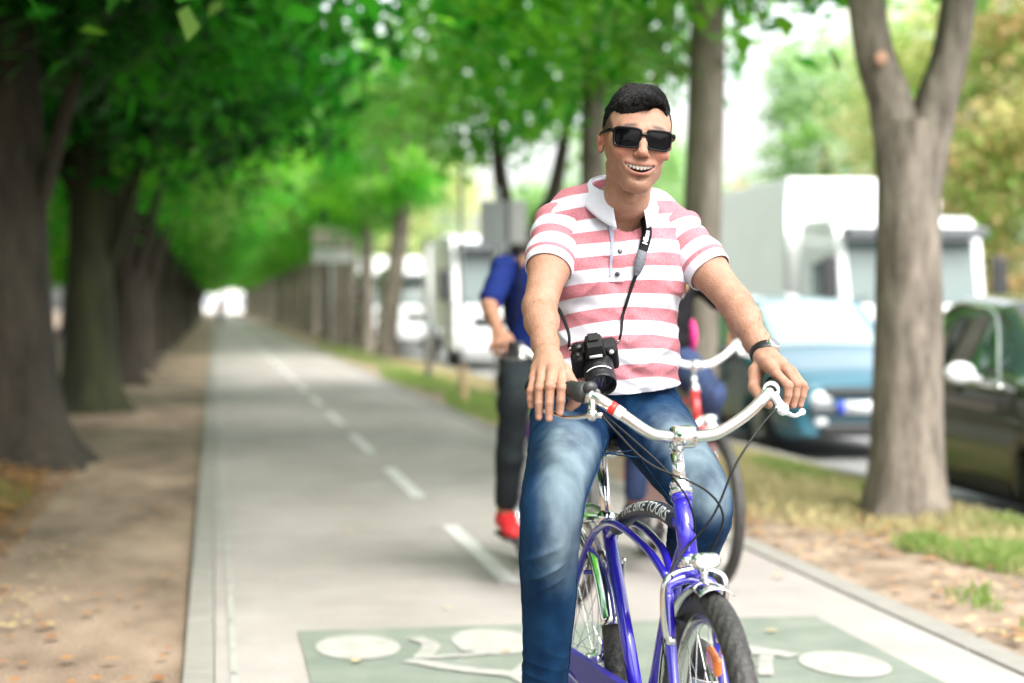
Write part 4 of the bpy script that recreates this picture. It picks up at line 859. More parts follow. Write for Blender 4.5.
mat('strap_black', (.005, .005, .006), .65, spec=.2, bump=.3, bscale=200); mat('strap_grey', (.11, .12, .14), .7, bump=.3, bscale=200); mat('button', (.02, .025, .04), .3, coat=.5); mat('watch_black', (.005, .005, .006), .5, spec=.3); mat('watch_face', (.02, .02, .02), .05, coat=1)

def rot(yaw=0, pitch=0, roll=0):
    a, b, c = radians(yaw), radians(pitch), radians(roll)
    Rz = np.array([[cos(a), -sin(a), 0], [sin(a), cos(a), 0], [0, 0, 1]]); Rx = np.array([[1, 0, 0], [0, cos(b), -sin(b)], [0, sin(b), cos(b)]]); Ry = np.array([[cos(c), 0, sin(c)], [0, 1, 0], [-sin(c), 0, cos(c)]])
    return Rz@Rx@Ry
def mouth_curve(x): return -.0605+ 6.0*x*x       # smile: corners lifted
def head_sdf(detail=True):
    s = SDF()
    s.ell((0, .014, .034), (.0755, .096, .081), .02).ell((0, -.022, .012), (.068, .070, .060), .02)
    s.ell((0, -.034, -.034), (.058, .055, .066), .025)
    for q in (-1, 1):
        s.chain([(q*.051, .006, -.030), (q*.035, -.016, -.066), (q*.016, -.062, -.101)], [.013, .013, .015], .028)
        s.ell((q*.041, -.068, -.028), (.022, .018, .016), .014)       # raised cheeks
        s.ell((q*.050, -.045, -.010), (.018, .022, .022), .016)
        s.cone((q*.012, -.088, .022), (q*.044, -.078, .021), .0095, .008, .012)   # brow
        s.ell((q*.030, -.090, .002), (.017, .014, .012), .010, '-')
        s.ell((q*.030, -.074, .001), (.014, .013, .011), .004)
    s.ell((0, -.074, -.099), (.020, .016, .015), .014).ell((0, -.068, -.066), (.036, .024, .030), .02)
    s.chain([(0, -.087, .012), (0, -.097, -.010), (0, -.105, -.028)], [.0085, .0085, .0100], .009)
    s.ell((0, -.1075, -.031), (.0115, .0105, .009), .007)
    for q in (-1, 1):
        s.ell((q*.0132, -.0975, -.034), (.0075, .0095, .0075), .006)
        if detail:
            s.ell((q*.0065, -.102, -.0405), (.0035, .0045, .0028), .003, '-')
            s.chain([(q*.0185, -.1005, -.030), (q*.033, -.0935, -.044), (q*.041, -.080, -.062)], [.0030, .0042, .003], .010, '-')
        s.ell((q*.0750, .032, -.003), (.0080, .0165, .028), .006, R=rot(q*-18, 10, 0))
        if detail:
            s.ell((q*.0825, .028, .002), (.0048, .0105, .018), .004, '-', R=rot(q*-18, 10, 0)); s.ell((q*.0795, .020, -.003), (.006, .006, .009), .004)
            s.ell((q*.0750, .024, -.026), (.0065, .009, .009), .006)
    if detail:
        xs = np.linspace(-.0330, .0330, 11)
        yf = lambda x: -.0915+ 14*x*x
        up = [(x, yf(x)-.0015, mouth_curve(x)+.0052*(1-(x/.036)**2)+.0012) for x in xs]; lo_ = [(x, yf(x)+.0005, mouth_curve(x)-.0155*(1-(x/.035)**2)-.0005) for x in xs]
        s.chain(up, [.0022]+[.0036]*9+[.0022], .009); s.chain(lo_, [.0022]+[.0044]*9+[.0022], .009)
        for x in np.linspace(-.0300, .0300, 19):
            w = 1-(x/.0330)**2; s.ell((x, yf(x)+.002, mouth_curve(x)-.0052*w-.0008), (.0042, .014, .0076*w+.0008), .002, '-')
        s.ell((0, -.0925, -.086), (.020, .008, .0045), .008, '-')
    return s
def limb_ops(s, J, r, k=.02):  # shoulder elbow wrist
    sh, el, wr = [vec(q) for q in J]; f = (wr-el)
    s.chain([sh, sh*.5+el*.5, el], [r*1.12, r*1.06, r*.86], k); s.chain([el, el+f*.28, el+f*.72, wr], [r*.80, r*.83, r*.63, r*.58], k)
def hand_ops(s, wr, mcp, pip, tip, thumb, sc=1., palm_n=None):
    """mcp: index..little; pip, tip likewise; the middle joint towards the tip is set between them"""
    wr = vec(wr); mcp = [vec(q) for q in mcp]; c = sum(mcp)/4
    for i, m_ in enumerate(mcp):
        w0 = wr+(m_-c)*.45; s.chain([w0, m_*.5+w0*.5, m_], [.0155*sc, .0125*sc, .0098*sc], .010)
    s.chain([wr, wr*.5+c*.5], [.0235*sc, .016*sc], .012)
    for i in range(4):
        r = [.0094, .0096, .0091, .0079][i]*sc; p, t = vec(pip[i]), vec(tip[i]); m_ = mcp[i]; bend = nrm(np.cross(np.cross(t-m_, p-(m_+t)/2), t-m_)) if np.linalg.norm(p-(m_+t)/2) > 1e-4 else 0
        dp = p*.46+t*.54+(p-(m_+t)/2)*.16
        s.cone(m_, p, r*1.02, r*.95, .0045); s.cone(p, dp, r*.96, r*.86, .002); s.cone(dp, t, r*.86, r*.74, .002); s.ell(p+(p-(m_+t)/2)*.06, (r*1.0,)*3, .003)
    th = [vec(q) for q in thumb]; s.chain([wr*.75+th[0]*.25]+th, [.017*sc, .0155*sc, .0110*sc, .0100*sc, .0085*sc][:len(th)+1], .006)
def leg_ops(s, hip, kn, an, r=(.080, .056, .040), k=.03):
    hip, kn, an = vec(hip), vec(kn), vec(an); s.chain([hip, hip*.5+kn*.5, kn], [r[0], r[0]*.90, r[1]], k); s.chain([kn, kn*.72+an*.28, an], [r[1], r[1]*1.0, r[2]], k)
# ------------------------------------------------------------ the man in sunglasses (bicycle frame: x to his left, -y forwards)
HS = 1.0
def build_main():
    root = thing('person', 'smiling man in sunglasses, striped pink and white polo shirt and blue jeans, riding in front', 'person', (BX, BY, 0), BA)
    HC = vec((.013, .640, 1.586)); HR = rot(-6.5, 2, 6.0); HSC = 1.0
    hf = lambda p: HC+HR@(vec(p)*HSC)
    NB = vec((.003, .755, 1.440))
    shR, elR, wrR = (-.134, .775, 1.395), (-.216, .610, 1.215), (-.233, .450, 1.106); shL, elL, wrL = (.149, .775, 1.385), (.238, .620, 1.225), (.255, .460, 1.106)
    B = SDF(); H = head_sdf().moved(hf, HR)
    B.ops += H.ops
    B.chain([hf((0, .030, -.070)), hf((0, .050, -.125)), NB], [.047, .047, .057], .02)
    for q in (-1, 1): B.chain([hf((q*.050, .030, -.055)), NB+vec((q*.022, -.040, -.005))], [.009, .010], .018)
    B.ell(hf((0, -.006, -.124)), (.010, .010, .012), .016)
    B.chain([(-.145, .775, 1.39), (-.08, .79, 1.425), NB, (.08, .79, 1.42), (.155, .775, 1.38)], [.043, .040, .045, .040, .043], .03)
    B.ell((0, .785, 1.28), (.135, .085, .15), .04).ell((0, .80, 1.10), (.12, .085, .15), .04).ell((0, .83, .99), (.135, .10, .09), .04)
    limb_ops(B, (shR, elR, wrR), .0425); limb_ops(B, (shL, elL, wrL), .0425)
    hR = [[(-.221, .372, 1.076), (-.241, .378, 1.084), (-.259, .390, 1.080), (-.273, .403, 1.070)], [(-.232, .326, 1.050), (-.254, .337, 1.053), (-.273, .352, 1.049), (-.286, .374, 1.042)],
          [(-.236, .326, 1.000), (-.256, .337, .988), (-.274, .352, .990), (-.286, .375, 1.012)], [(-.206, .430, 1.082), (-.190, .395, 1.050), (-.196, .360, 1.020), (-.208, .350, 1.010)]]
    hand_ops(B, wrR, *hR, sc=1.15)
    hL = [[(.232, .335, 1.076), (.262, .352, 1.082), (.284, .378, 1.078), (.300, .404, 1.068)], [(.249, .308, 1.052), (.275, .330, 1.054), (.300, .360, 1.050), (.316, .392, 1.042)],
          [(.246, .314, 1.014), (.270, .334, 1.009), (.296, .362, 1.008), (.309, .394, 1.013)], [(.222, .430, 1.076), (.203, .390, 1.044), (.203, .345, 1.022), (.212, .325, 1.012)]]
    hand_ops(B, wrL, *hL, sc=1.12)
    hipR, knR, anR = (-.085, .82, .965), (-.232, .415, .790), (-.216, .560, .315); hipL, knL, anL = (.085, .82, .965), (.088, .40, .805), (.160, .755, .485)
    leg_ops(B, hipR, knR, anR, (.062, .046, .032)); leg_ops(B, hipL, knL, anL, (.062, .046, .032))
    for an, tx in ((anR, -.01), (anL, .01)):
        a = vec(an); B.chain([a, a+vec((0, .03, -.055)), a+vec((tx, -.10, -.075)), a+vec((tx, -.17, -.085))], [.032, .028, .026, .016], .02)
    boxes = [((hf((0, 0, 0))-vec((.125, .15, .175))), hf((0, 0, 0))+vec((.125, .15, .14)), .0021), ((-.325, .30, .965), (-.165, .475, 1.125), .0016), ((.175, .28, .965), (.345, .475, 1.125), .0016)]
    parts = []
    for lo, hi, h in boxes: V, Q = B.mesh(lo, hi, h); V = relax(V, Q, 1, .4); parts.append((V, Q))
    V, Q = B.mesh((-.36, .20, .18), (.36, .98, 1.50), .0045); V = relax(V, Q, 1, .5)
    cen = V[Q].mean(1); bad = np.zeros(len(Q), bool)
    for lo, hi, h in boxes: bad |= ((cen > vec(lo)+.006) & (cen < vec(hi)-.006)).all(1)
    parts.append((V, Q[~bad])); V, Q = join(parts)
    Hl = (V-HC)@HR/HSC       # back to head coordinates
    # flat fine features
    me = mesh_np('body', V, Q); body = link('body', me, 'skin', root)
    x, y, z = Hl.T; inh = (z > -.13)
    mz = mouth_curve(x); lip = np.exp(-((z-(mz+.0058*(1-(x/.036)**2)+.001))/.0036)**2)+np.exp(-((z-(mz-.0162*(1-(x/.035)**2)-.0005))/.0046)**2); lip *= (np.abs(x) < .0345)*(y < -.070)*inh
    g = lambda c, r: np.exp(-(((Hl-vec(c))/vec(r))**2).sum(1))
    flush = .55*(g((.042, -.075, -.030), (.022, .03, .018))+g((-.042, -.075, -.030), (.022, .03, .018)))+.5*g((0, -.11, -.030), (.012, .012, .012))+.45*(g((.08, .015, -.005), (.02, .03, .035))+g((-.08, .015, -.005), (.02, .03, .035)))
    for P_ in hR[1]+hL[1]+hR[0]+hL[0]: flush += .35*np.exp(-((V-vec(P_))**2).sum(1)/.010**2)
    for P_ in hR[2]+hL[2]: flush += .35*np.exp(-((V-vec(P_))**2).sum(1)/.009**2)
    nail = np.zeros(len(V))
    for h_ in (hR, hL):
        for p, t in zip(h_[1], h_[2]):
            p, t = vec(p), vec(t); c = t+vec((0, -.006, .001)); nail = np.maximum(nail, (((V-c)**2).sum(1) < .0062**2)*.6)
    sh = .16*np.exp(-((z+.085)/.035)**2)*(y < .0)*inh+.12*np.exp(-((z+.047)/.005)**2)*np.exp(-(x/.03)**2)*(y < -.06)*inh     # shaved beard
    soul = .85*g((0, -.093, -.0865), (.0045, .012, .0045))
    brow = sum(1.0*np.exp(-((z-.0265-.003*np.cos(x*40))/.0045)**2)*np.exp(-((np.abs(x)-.032)/.017)**4)*(y < -.05) for _ in (0,))*inh
    side = np.clip((z-.002)/.022, 0, 1)*np.clip((y+.047+.012*np.sin(z*90))/.012, 0, 1)*inh*.93*(np.abs(x) < .0835)      # clipped short hair at the temples
    side *= ~((np.abs(x) > .0765) & (z < .035) & (y < .05))
    inmouth = (y > -.0905+14*x*x)*(y < -.05)*(np.abs(x) < .0315)*(z < mz+.004)*(z > mz-.012)*inh
    fattr(me, 'lip', np.clip(lip*.55, 0, .6)); fattr(me, 'flush', np.clip(flush, 0, .5)); fattr(me, 'dark', np.clip(sh+soul+brow+side+.8*inmouth, 0, .97)); fattr(me, 'nail', nail)
    fa = np.zeros(len(V), bool)
    for el, wr in ((elR, wrR), (elL, wrL)):
        a_, b_ = vec(el), vec(wr); ab = b_-a_; t_ = (V-a_)@ab/(ab@ab); dd = np.linalg.norm(V-a_-np.clip(t_, 0, 1)[:, None]*ab, axis=1); fa |= (t_ > .02) & (t_ < .90) & (dd < .05)
    ii = np.nonzero(fa)[0]; ii = rng.choice(ii, 1900); Nv = vnormals(V, Q)[ii]; q = V[ii]; d = nrm(vec(wrR)-vec(elR))+rng.normal(0, .35, (len(ii), 3)); d = d-Nv*(d*Nv).sum(1)[:, None]; d = d/np.linalg.norm(d, axis=1)[:, None]+Nv*.25; w = np.cross(d, Nv)*.00013; Ln = rng.uniform(.004, .010, len(ii))[:, None]
    hv = np.stack([q-w, q+w, q+w*.6+d*Ln*.6, q+d*Ln-Nv*Ln*.1], 1).reshape(-1, 3); link('arm_hair', mesh_np('arm_hair', hv, np.arange(len(hv)).reshape(-1, 4)), 'arm_hair_brown', root)
    # teeth
    mb = MB(); tx = 0
    for k, w_t in enumerate((.0086, .0070, .0076, .0066, .0056)):
        for q in (-1, 1):
            x = q*(tx+w_t/2); mb.ball(hf((x, -.0862+13*x*x, mouth_curve(x)-.0012-.3*x*x)), 1, 12, (w_t*.58, .0030, .0064-.0007*k))
        tx += w_t
    mb.build('teeth', 'teeth', root)
    # hair: cap over the skull, side parted
    Hs = SDF(); Hs.ell((0, .018, .036), (.0768, .0975, .0830), .01)
    Hs.chain([(.032, -.052, .074), (.0, -.062, .077), (-.036, -.052, .071)], [.015, .019, .016], .025); Hs.cone((.018, -.01, .090), (-.020, -.01, .090), .030, .030, .03)
    Hs.ell((.014, -.120, .004), (.069, .085, .071), .006, '-').ell((.036, -.088, .056), (.030, .034, .026), .008, '-'); Hs.ell((0, -.080, -.040), (.11, .10, .070), .008, '-'); Hs.ell((0, .02, -.080), (.13, .14, .066), .01, '-')
    Hs.ell((.086, .0, .0), (.020, .035, .03), .004, '-'); Hs.ell((-.086, .0, .0), (.020, .035, .03), .004, '-')
    Hs.chain([(.060, -.075, .078), (.050, -.02, .118)], [.003, .002], .004, '-')
    V, Q = Hs.mesh((-.11, -.12, -.03), (.11, .14, .15), .0026); N = vnormals(V, Q)
    V = V+N*(.0022*vnoise(V, (30, 14, 30), 3)+.0012*vnoise(V, (90, 30, 90), 5))[:, None]
    f_ = rng.choice(len(V), 20000); q = V[f_]; n_ = N[f_]; comb = np.stack([-.75+.3*rng.normal(0, 1, len(q)), -.35+.5*rng.normal(0, 1, len(q)), .1*rng.normal(0, 1, len(q))], 1); comb[q[:, 2] < .07] = np.array([0, .35, -.8])+.3*rng.normal(0, 1, ((q[:, 2] < .07).sum(), 3))
    Ln = np.where(q[:, 2] > .07, .012, .005)*rng.uniform(.6, 1.3, len(q)); d = comb-n_*(comb*n_).sum(1)[:, None]; d = d/np.linalg.norm(d, axis=1)[:, None]+n_*.30; w = np.cross(d, n_)*.0005
    hv = np.stack([q-w, q+w, q+w*.7+d*(Ln*.6)[:, None], q+d*Ln[:, None]-n_*(Ln*.12)[:, None]], 1).reshape(-1, 3)
    Vh, Qh = join([(V, Q), (hv, np.arange(len(hv)).reshape(-1, 4))]); link('hair', mesh_np('hair', hf_all(Vh, HC, HR, HSC), Qh), 'hair_black', root)
    # sunglasses
    g_ = thing_child('sunglasses', root); wrap = lambda x, z, o=0: hf((x, -.1005+5.2*x*x-o, z))
    def ring(cx, w, h, zc, n=40, top=1.0):
        P = []
        for k in range(n):
            a = 2*pi*k/n; c_, s_ = cos(a), sin(a); e = .42; X = (abs(c_)**e)*(1 if c_ > 0 else -1)*w; Z = (abs(s_)**e)*(1 if s_ > 0 else -1)*h
            X *= 1-.10*(1-(Z/h))/2; P.append((cx+X, zc+Z))
        return P
    fr, ln = MB(), MB()
    for q in (-1, 1):
        o_ = ring(q*.0355, .0320, .0228, .000); i_ = ring(q*.0355, .0278, .0186, -.0008)
        rows = [[wrap(x, z, d) for x, z in P_] for P_, d in ((i_, -.001), (i_, .0030), (o_, .0034), (o_, -.0005), (i_, -.001))]; fr.grid(rows, True)
        lr = [[wrap(q*.0355+(x-q*.0355)*t, -.0005+(z+.0005)*t, .0012+.0012*(1-t*t)) for x, z in i_] for t in (1.0, .8, .6, .4, .2, .02)]; ln.grid(lr, True)
        ln.add(lr[-1], [tuple(range(40))])
    fr.tube([wrap(x, .0085, .002) for x in (-.0085, -.003, .003, .0085)], .0036, 10)
    fo = fr.build('glasses_frame', 'frame_black', g_); ln.build('lens', 'lens_black', g_)
    for q in (-1, 1):
        mb = MB(); P_ = [wrap(q*.0655, .0135, .001), hf((q*.0725, -.072, .0135)), hf((q*.0790, -.030, .011)), hf((q*.0805, .018, .008)), hf((q*.0790, .045, -.012))]; mb.tube(catmull(P_, 6), [.0052, .0048, .0042, .0036, .0030], 10, flat=.5, up=HR@vec((1, 0, 0))); mb.build('temple', 'frame_black', g_)
    # polo shirt: trunk
    T = SDF(); T.ell((0, .785, 1.295), (.153, .112, .165), .05).ell((0, .778, 1.125), (.150, .114, .19), .06).ell((0, .805, 1.01), (.155, .125, .115), .05)
    T.chain([(-.132, .780, 1.405), (-.08, .790, 1.440), (0, .795, 1.465), (.08, .790, 1.435), (.145, .780, 1.395)], [.050, .049, .046, .049, .050], .045)
    T.ell((-.07, .715, 1.315), (.075, .045, .07), .05).ell((.075, .715, 1.31), (.075, .045, .07), .05)
    T.chain([NB+vec((0, .0, -.10)), NB+vec((0, -.012, 0)), NB+vec((0, -.045, .12))], [.050, .060, .075], .006, '-').ell((-.004, .690, 1.448), (.024, .065, .048), .006, '-')
    V, Q = T.mesh((-.26, .60, .93), (.27, .96, 1.52), .0032); V = relax(V, Q, 2); N = vnormals(V, Q)
    x, y, z = V.T; front = np.clip((.80-y)/.06, 0, 1); low = np.clip((1.24-z)/.16, 0, 1)
    fold = .0048*low*np.sin((z*1.0+.42*np.abs(x)*np.where(x > 0, 1, -1)*.7+.02*vnoise(V, 6, 2))*2*pi/.050+vnoise(V, 5, 4)*2.4)*(.4+.6*vnoise(V, 4, 9)**2*2)
    fold += .0045*np.clip((z-1.16)/.1, 0, 1)*np.sin((x*.8+z*.75*np.sign(x))*2*pi/.075+vnoise(V, 5, 7)*2.2)*np.clip((np.abs(x)-.045)/.07, 0, 1)*front
    rg = lambda ph: (1-np.abs(np.sin(ph)))**1.6
    fold += .0095*rg((z*1.15-np.abs(x)*.55)*pi/.062+1.8*vnoise(V, (5, 5, 7), 51))*low*np.clip(.55+1.2*vnoise(V, (4, 4, 6), 52), 0, 1)
    fold += .0085*rg((x*.75*np.sign(x)+z*.55)*pi/.070+1.6*vnoise(V, (5, 5, 5), 53))*np.clip((np.abs(x)-.035)/.06, 0, 1)*np.clip((z-1.17)/.06, 0, 1)*np.clip(.5+1.2*vnoise(V, (5, 5, 5), 54), 0, 1)
    fold += .004*vnoise(V, (7, 7, 11), 12)+.0028*vnoise(V, (16, 16, 26), 13)
    dist = np.abs((x+.035)*.80+(z-1.29)*.28); fold += -.0045*np.exp(-(dist/.010)**2)*front*(z > 1.17)*(z < 1.33)
    V = V+N*fold[:, None]
    hem = vec((0, .8, 1.032)); bm = cut(V, Q, [(hem, (0.06, .10, -1), lambda c: c.z < 1.15)])
    me = to_mesh('polo_shirt', bm); Vt = verts(me); per = .0625
    warp = lambda P: .010*vnoise(P, 2.6, 21)+.0055*vnoise(P, 6, 22)+.10*(P[:, 1]-.68)*(P[:, 1] > .68)-.06*P[:, 0]+.35*P[:, 0]**2
    st_t = (Vt[:, 2]-1.048+warp(Vt))/per+.40
    fattr(me, 'stripe', st_t)
    shirt = link('polo_shirt', me, 'striped_jersey', root); s = shirt.modifiers.new('s', 'SOLIDIFY'); s.thickness = .003; s.offset = -1
    for sh, el, sg in ((shR, elR, -1), (shL, elL, 1)):
        sh, el = vec(sh), vec(el); d = nrm(el-sh); s_ = SDF(); e1 = sh+d*.150
        s_.chain([sh+vec((-sg*.055, .005, .020)), sh+vec((0, .002, .002)), sh+d*.09, e1+d*.03], [.049, .0520, .0522, .0525], .03)
        V, Q = s_.mesh(np.minimum(sh, e1)-.12, np.maximum(sh, e1)+.12, .003); V = relax(V, Q, 2); N = vnormals(V, Q)
        u = (V-sh)@d; V = V+N*(.0045*np.sin(u*2*pi/.055+(V[:, 0]*14)+vnoise(V, 6, 5+sg)*2)*np.clip(1-u/.13, 0, 1)+.0030*vnoise(V, 9, 8)+.002*np.exp(-((u-.118)/.004)**2)*-1)[:, None]
        bm = cut(V, Q, [(e1-d*.012, d+vec((0, 0, 0)), lambda c: True)]); me = to_mesh('sleeve', bm); Vs = verts(me); u = (e1-Vs-d*.012)@d
        t_ = np.where(u < .022, .2, np.where(u < .034, .2+(u-.022)*0+.5, 0)); fattr(me, 'stripe', np.interp(u, [0, .020, .0225, .032, .0345, .062, .064, .094, .098, .13, .132, .165, .2], [.05, .10, .50, .97, 1.02, 1.45, 1.50, 1.97, 2.02, 2.45, 2.52, 2.95, 3.4]))
        o = link('sleeve', me, 'striped_jersey', shirt); s = o.modifiers.new('s', 'SOLIDIFY'); s.thickness = .003; s.offset = -1
    # collar: stand and two flaps
    def ncol(a, r, dz, tilt=0): return NB+vec((sin(a)*r[0], -.004-cos(a)*r[1]+0, dz-.026*cos(a)-(.0)))
    A = np.linspace(.52, 2*pi-.50, 60); mb = MB(); rows = []
    for f_, dz, ex in ((0, .000, .000), (.33, .014, .001), (.66, .026, .002), (1, .034, .004)): rows.append([ncol(a, (.0610+ex, .057+ex), dz+.020) for a in A])
    mb.grid(rows)
    rows = []      # fall of the collar, points at the front
    for t in np.linspace(0, 1, 7):
        row = []
        for a in A:
            fw = min(a-A[0], A[-1]-a); pt = math.exp(-(fw/.62)**2); wd = .038+.042*pt; sp = .016*math.sin(t*1.5)+.006*t
            p = ncol(a+(.10*pt*t if a < pi else -.10*pt*t)*-1.0, (.0645+sp+.004*t-.004*pt*t, .060+sp*.9+.036*pt*t), .056+.005*sin(pi*min(1, t*3))-wd*t)
            row.append(p)
        rows.append(row)
    mb.grid(rows); co = mb.build('collar', 'collar_white', shirt); s = co.modifiers.new('s', 'SOLIDIFY'); s.thickness = .0016
    # placket with buttons
    dg = bpy.context.evaluated_depsgraph_get(); dg.update()
    def on_shirt(x, z, off=.003):
        ok, p, n_, i = shirt.evaluated_get(dg).ray_cast((x, .3, z), (0, 1, 0)); return (vec(p)+vec(n_)*off, vec(n_)) if ok else (vec((x, .66, z)), vec((0, -1, 0)))
    mb = MB(); rows = []
    for z in np.linspace(1.412, 1.272, 26):
        cx = -.012-.10*(1.41-z); rows.append([on_shirt(cx+dx, z, .0012+.0022*(1-abs(dx/.017)**6))[0] for dx in np.linspace(-.0165, .0165, 9)])
    mb.grid(rows); mb.build('placket', 'striped_jersey', shirt)
    pm = [o for o in root.children_recursive if o.name.startswith('placket')][0].data; pv = verts(pm); fattr(pm, 'stripe', (pv[:, 2]-1.048+warp(pv))/per+.43)
    mb = MB(); rows = []
    for z in np.linspace(1.418, 1.285, 20):
        cx = -.032-.07*(1.41-z); w = .0035+.0035*np.clip((z-1.36)/.05, 0, 1); rows.append([on_shirt(cx+dx, z, .003)[0] for dx in np.linspace(-w, w, 4)])
    mb.grid(rows); mb.build('placket_lining', 'placket_grey', shirt)
    for z in (1.392, 1.340, 1.290):
        p, n_ = on_shirt(-.012-.10*(1.41-z), z, .005); mb = MB(); mb.lathe([(.0, .0025), (.0035, .0025), (.0052, .002), (.0058, 0), (.005, -.001)], p, n_, 16); mb.build('button', 'button', shirt)
    # jeans
    J = SDF(); J.ell((0, .835, .985), (.148, .112, .085), .05).ell((0, .800, 1.02), (.140, .105, .075), .05)
    for hip, kn, an, q in ((hipR, knR, anR, -1), (hipL, knL, anL, 1)):
        hip, kn, an = vec(hip), vec(kn), vec(an); d = nrm(an-kn); an2 = an+d*.03
        mid = kn+nrm(kn-(hip+an)/2)*.004
        sp_ = catmull([hip+vec((0, .03, .0)), hip*.55+kn*.45+vec((0, .0, .004)), mid, kn*.52+an*.48+vec((0, .006, 0)), an2], 10); J.chain(sp_, list(np.interp(np.linspace(0, 1, len(sp_)), [0, .12, .30, .48, .56, .68, .85, 1], [.086, .083, .074, .0620, .0595, .0560, .0450, .0415])), .012)
    V, Q = J.mesh((-.36, .22, .22), (.34, 1.0, 1.10), .0042); V = relax(V, Q, 2); N = vnormals(V, Q); x, y, z = V.T
    def along(P, a, b): a, b = vec(a), vec(b); ab = b-a; L2 = ab@ab; t = np.clip(((P-a)@ab)/L2, 0, 1); return t, np.linalg.norm(P-a-t[:, None]*ab, axis=1)
    disp = .0022*vnoise(V, (7, 7, 7), 31)+.0016*vnoise(V, (19, 19, 19), 32)
    rg = lambda ph: (1-np.abs(np.sin(ph)))**1.8
    fade = np.zeros(len(V))
    for hip, kn, an, q in ((hipR, knR, anR, -1), (hipL, knL, anL, 1)):
        own = (x < -.0) if q < 0 else (x >= -.0)
        t1, d1 = along(V, hip, kn); t2, d2 = along(V, kn, an); g1 = lambda c, s_: np.exp(-((t2-c)/s_)**2); ax2 = nrm(vec(an)-vec(kn)); u2 = (V-vec(kn))@ax2; sd_ = (V-vec(kn))@nrm(np.cross(ax2, (0, 1, 0)))
        shin = own*np.clip((d1-d2+.01)/.03, 0, 1)
        disp += shin*(.0068*rg((u2+.55*sd_)*pi/.046+1.5*vnoise(V, 5, 61))*g1(.16, .26)*np.clip(.35+1.6*vnoise(V, 6, 62), 0, 1)+.0075*rg((u2-.35*sd_)*pi/.034+1.6*vnoise(V, 6, 63))*g1(.92, .22)*np.clip(.5+1.4*vnoise(V, 7, 64), 0, 1))
        ax1 = nrm(vec(kn)-vec(hip)); u1 = (V-vec(hip))@ax1; sd1 = (V-vec(hip))@nrm(np.cross(ax1, (0, 0, 1)))
        disp += own*(1-shin)*.0105*rg((u1+.8*q*sd1)*pi/.055+1.5*vnoise(V, 5, 65))*np.exp(-((t1-.12)/.30)**2)*np.clip(.5+1.3*vnoise(V, 5, 66), 0, 1)
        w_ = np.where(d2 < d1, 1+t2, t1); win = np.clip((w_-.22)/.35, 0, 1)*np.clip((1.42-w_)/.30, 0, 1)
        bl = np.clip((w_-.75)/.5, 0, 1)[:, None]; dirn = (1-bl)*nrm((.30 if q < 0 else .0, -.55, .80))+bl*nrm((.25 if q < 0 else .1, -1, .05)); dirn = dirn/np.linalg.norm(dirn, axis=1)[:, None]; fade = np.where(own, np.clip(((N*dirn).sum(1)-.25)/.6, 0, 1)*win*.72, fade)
    V = V+N*disp[:, None]
    a1 = vec(anR); a2 = vec(anL); dR = nrm(a1-vec(knR)); dL = nrm(a2-vec(knL))
    bm = cut(V, Q, [(a1-dR*.055, dR, lambda c: c.x < 0 and c.z < .50), (a2-dL*.02, dL, lambda c: c.x > 0 and c.z < .62)]); me = to_mesh('jeans', bm); Vj = verts(me)
    from mathutils import kdtree
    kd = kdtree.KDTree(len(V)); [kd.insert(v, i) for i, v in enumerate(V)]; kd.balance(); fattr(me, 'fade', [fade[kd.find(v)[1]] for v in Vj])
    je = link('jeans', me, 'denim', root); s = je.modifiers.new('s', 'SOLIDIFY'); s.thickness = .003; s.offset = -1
    dg.update(); dg = bpy.context.evaluated_depsgraph_get()
    def on_jean(p, d):
        ok, q, n_, i = je.evaluated_get(dg).closest_point_on_mesh(tuple(p)); return vec(q)+vec(n_)*.0008
    for hip, kn, an, q in ((hipR, knR, anR, -1), (hipL, knL, anL, 1)):
        hip, kn, an = vec(hip), vec(kn), vec(an)
        for side in (-1, 1):
            P_ = [hip*(1-t)+kn*t+vec((side*.12, -.01, 0)) for t in np.linspace(.25, 1, 14)]+[kn*(1-t)+an*t+vec((side*.10, -.015, 0)) for t in np.linspace(.05, .88, 18)]
            mb = MB(); mb.tube([on_jean(p, None) for p in P_], .0017, 6); mb.build('seam', 'denim_seam', je)
        mb = MB(); mb.tube([on_jean(hip+vec((q*(.02+.075*t), -.20+.09*t, .085-.06*t*t)), None) for t in np.linspace(0, 1, 12)], .0016, 6); mb.build('pocket_edge', 'denim_seam', je)
    mb = MB(); mb.tube([on_jean((.004, .60-.0*t, 1.03-.10*t), None) for t in np.linspace(0, 1, 10)], .0018, 6); mb.build('fly_seam', 'denim_seam', je)
    # shoes
    for an, tx, q in ((anR, -.012, -1), (anL, .012, 1)):
        a = vec(an); s_ = SDF(); s_.chain([a+vec((0, .012, -.03)), a+vec((0, .035, -.062))], [.040, .038], .02); s_.chain([a+vec((0, .03, -.065)), a+vec((tx, -.06, -.068)), a+vec((tx, -.15, -.080)), a+vec((tx, -.185, -.085))], [.036, .034, .033, .024], .02)
        V, Q = s_.mesh(a-vec((.09, .26, .14)), a+vec((.09, .11, .03)), .004); V[:, 2] = np.maximum(V[:, 2], a[2]-.102); so = link('shoe', mesh_np('shoe', V, Q), 'shoe_black', root)
        mb = MB(); sole = [(a[0]+tx*(1 if y < 0 else 0)+w*s2, a[1]+y) for s2, rng_ in ((1, range(9)), (-1, range(8, -1, -1))) for y, w in [[(-.208, .004), (-.200, .022), (-.17, .034), (-.11, .039), (-.05, .034), (0, .033), (.04, .035), (.07, .028), (.078, .006)][i] for i in rng_]]
        n = len(sole); mb.add([(x, y, a[2]-.100) for x, y in sole]+[(x, y, a[2]-.118) for x, y in sole], [tuple(range(n)), tuple(range(2*n-1, n-1, -1))]+[(i, (i+1) % n, n+(i+1) % n, n+i) for i in range(n)]); mb.build('sole', 'sole_white', so, bevel=.004)
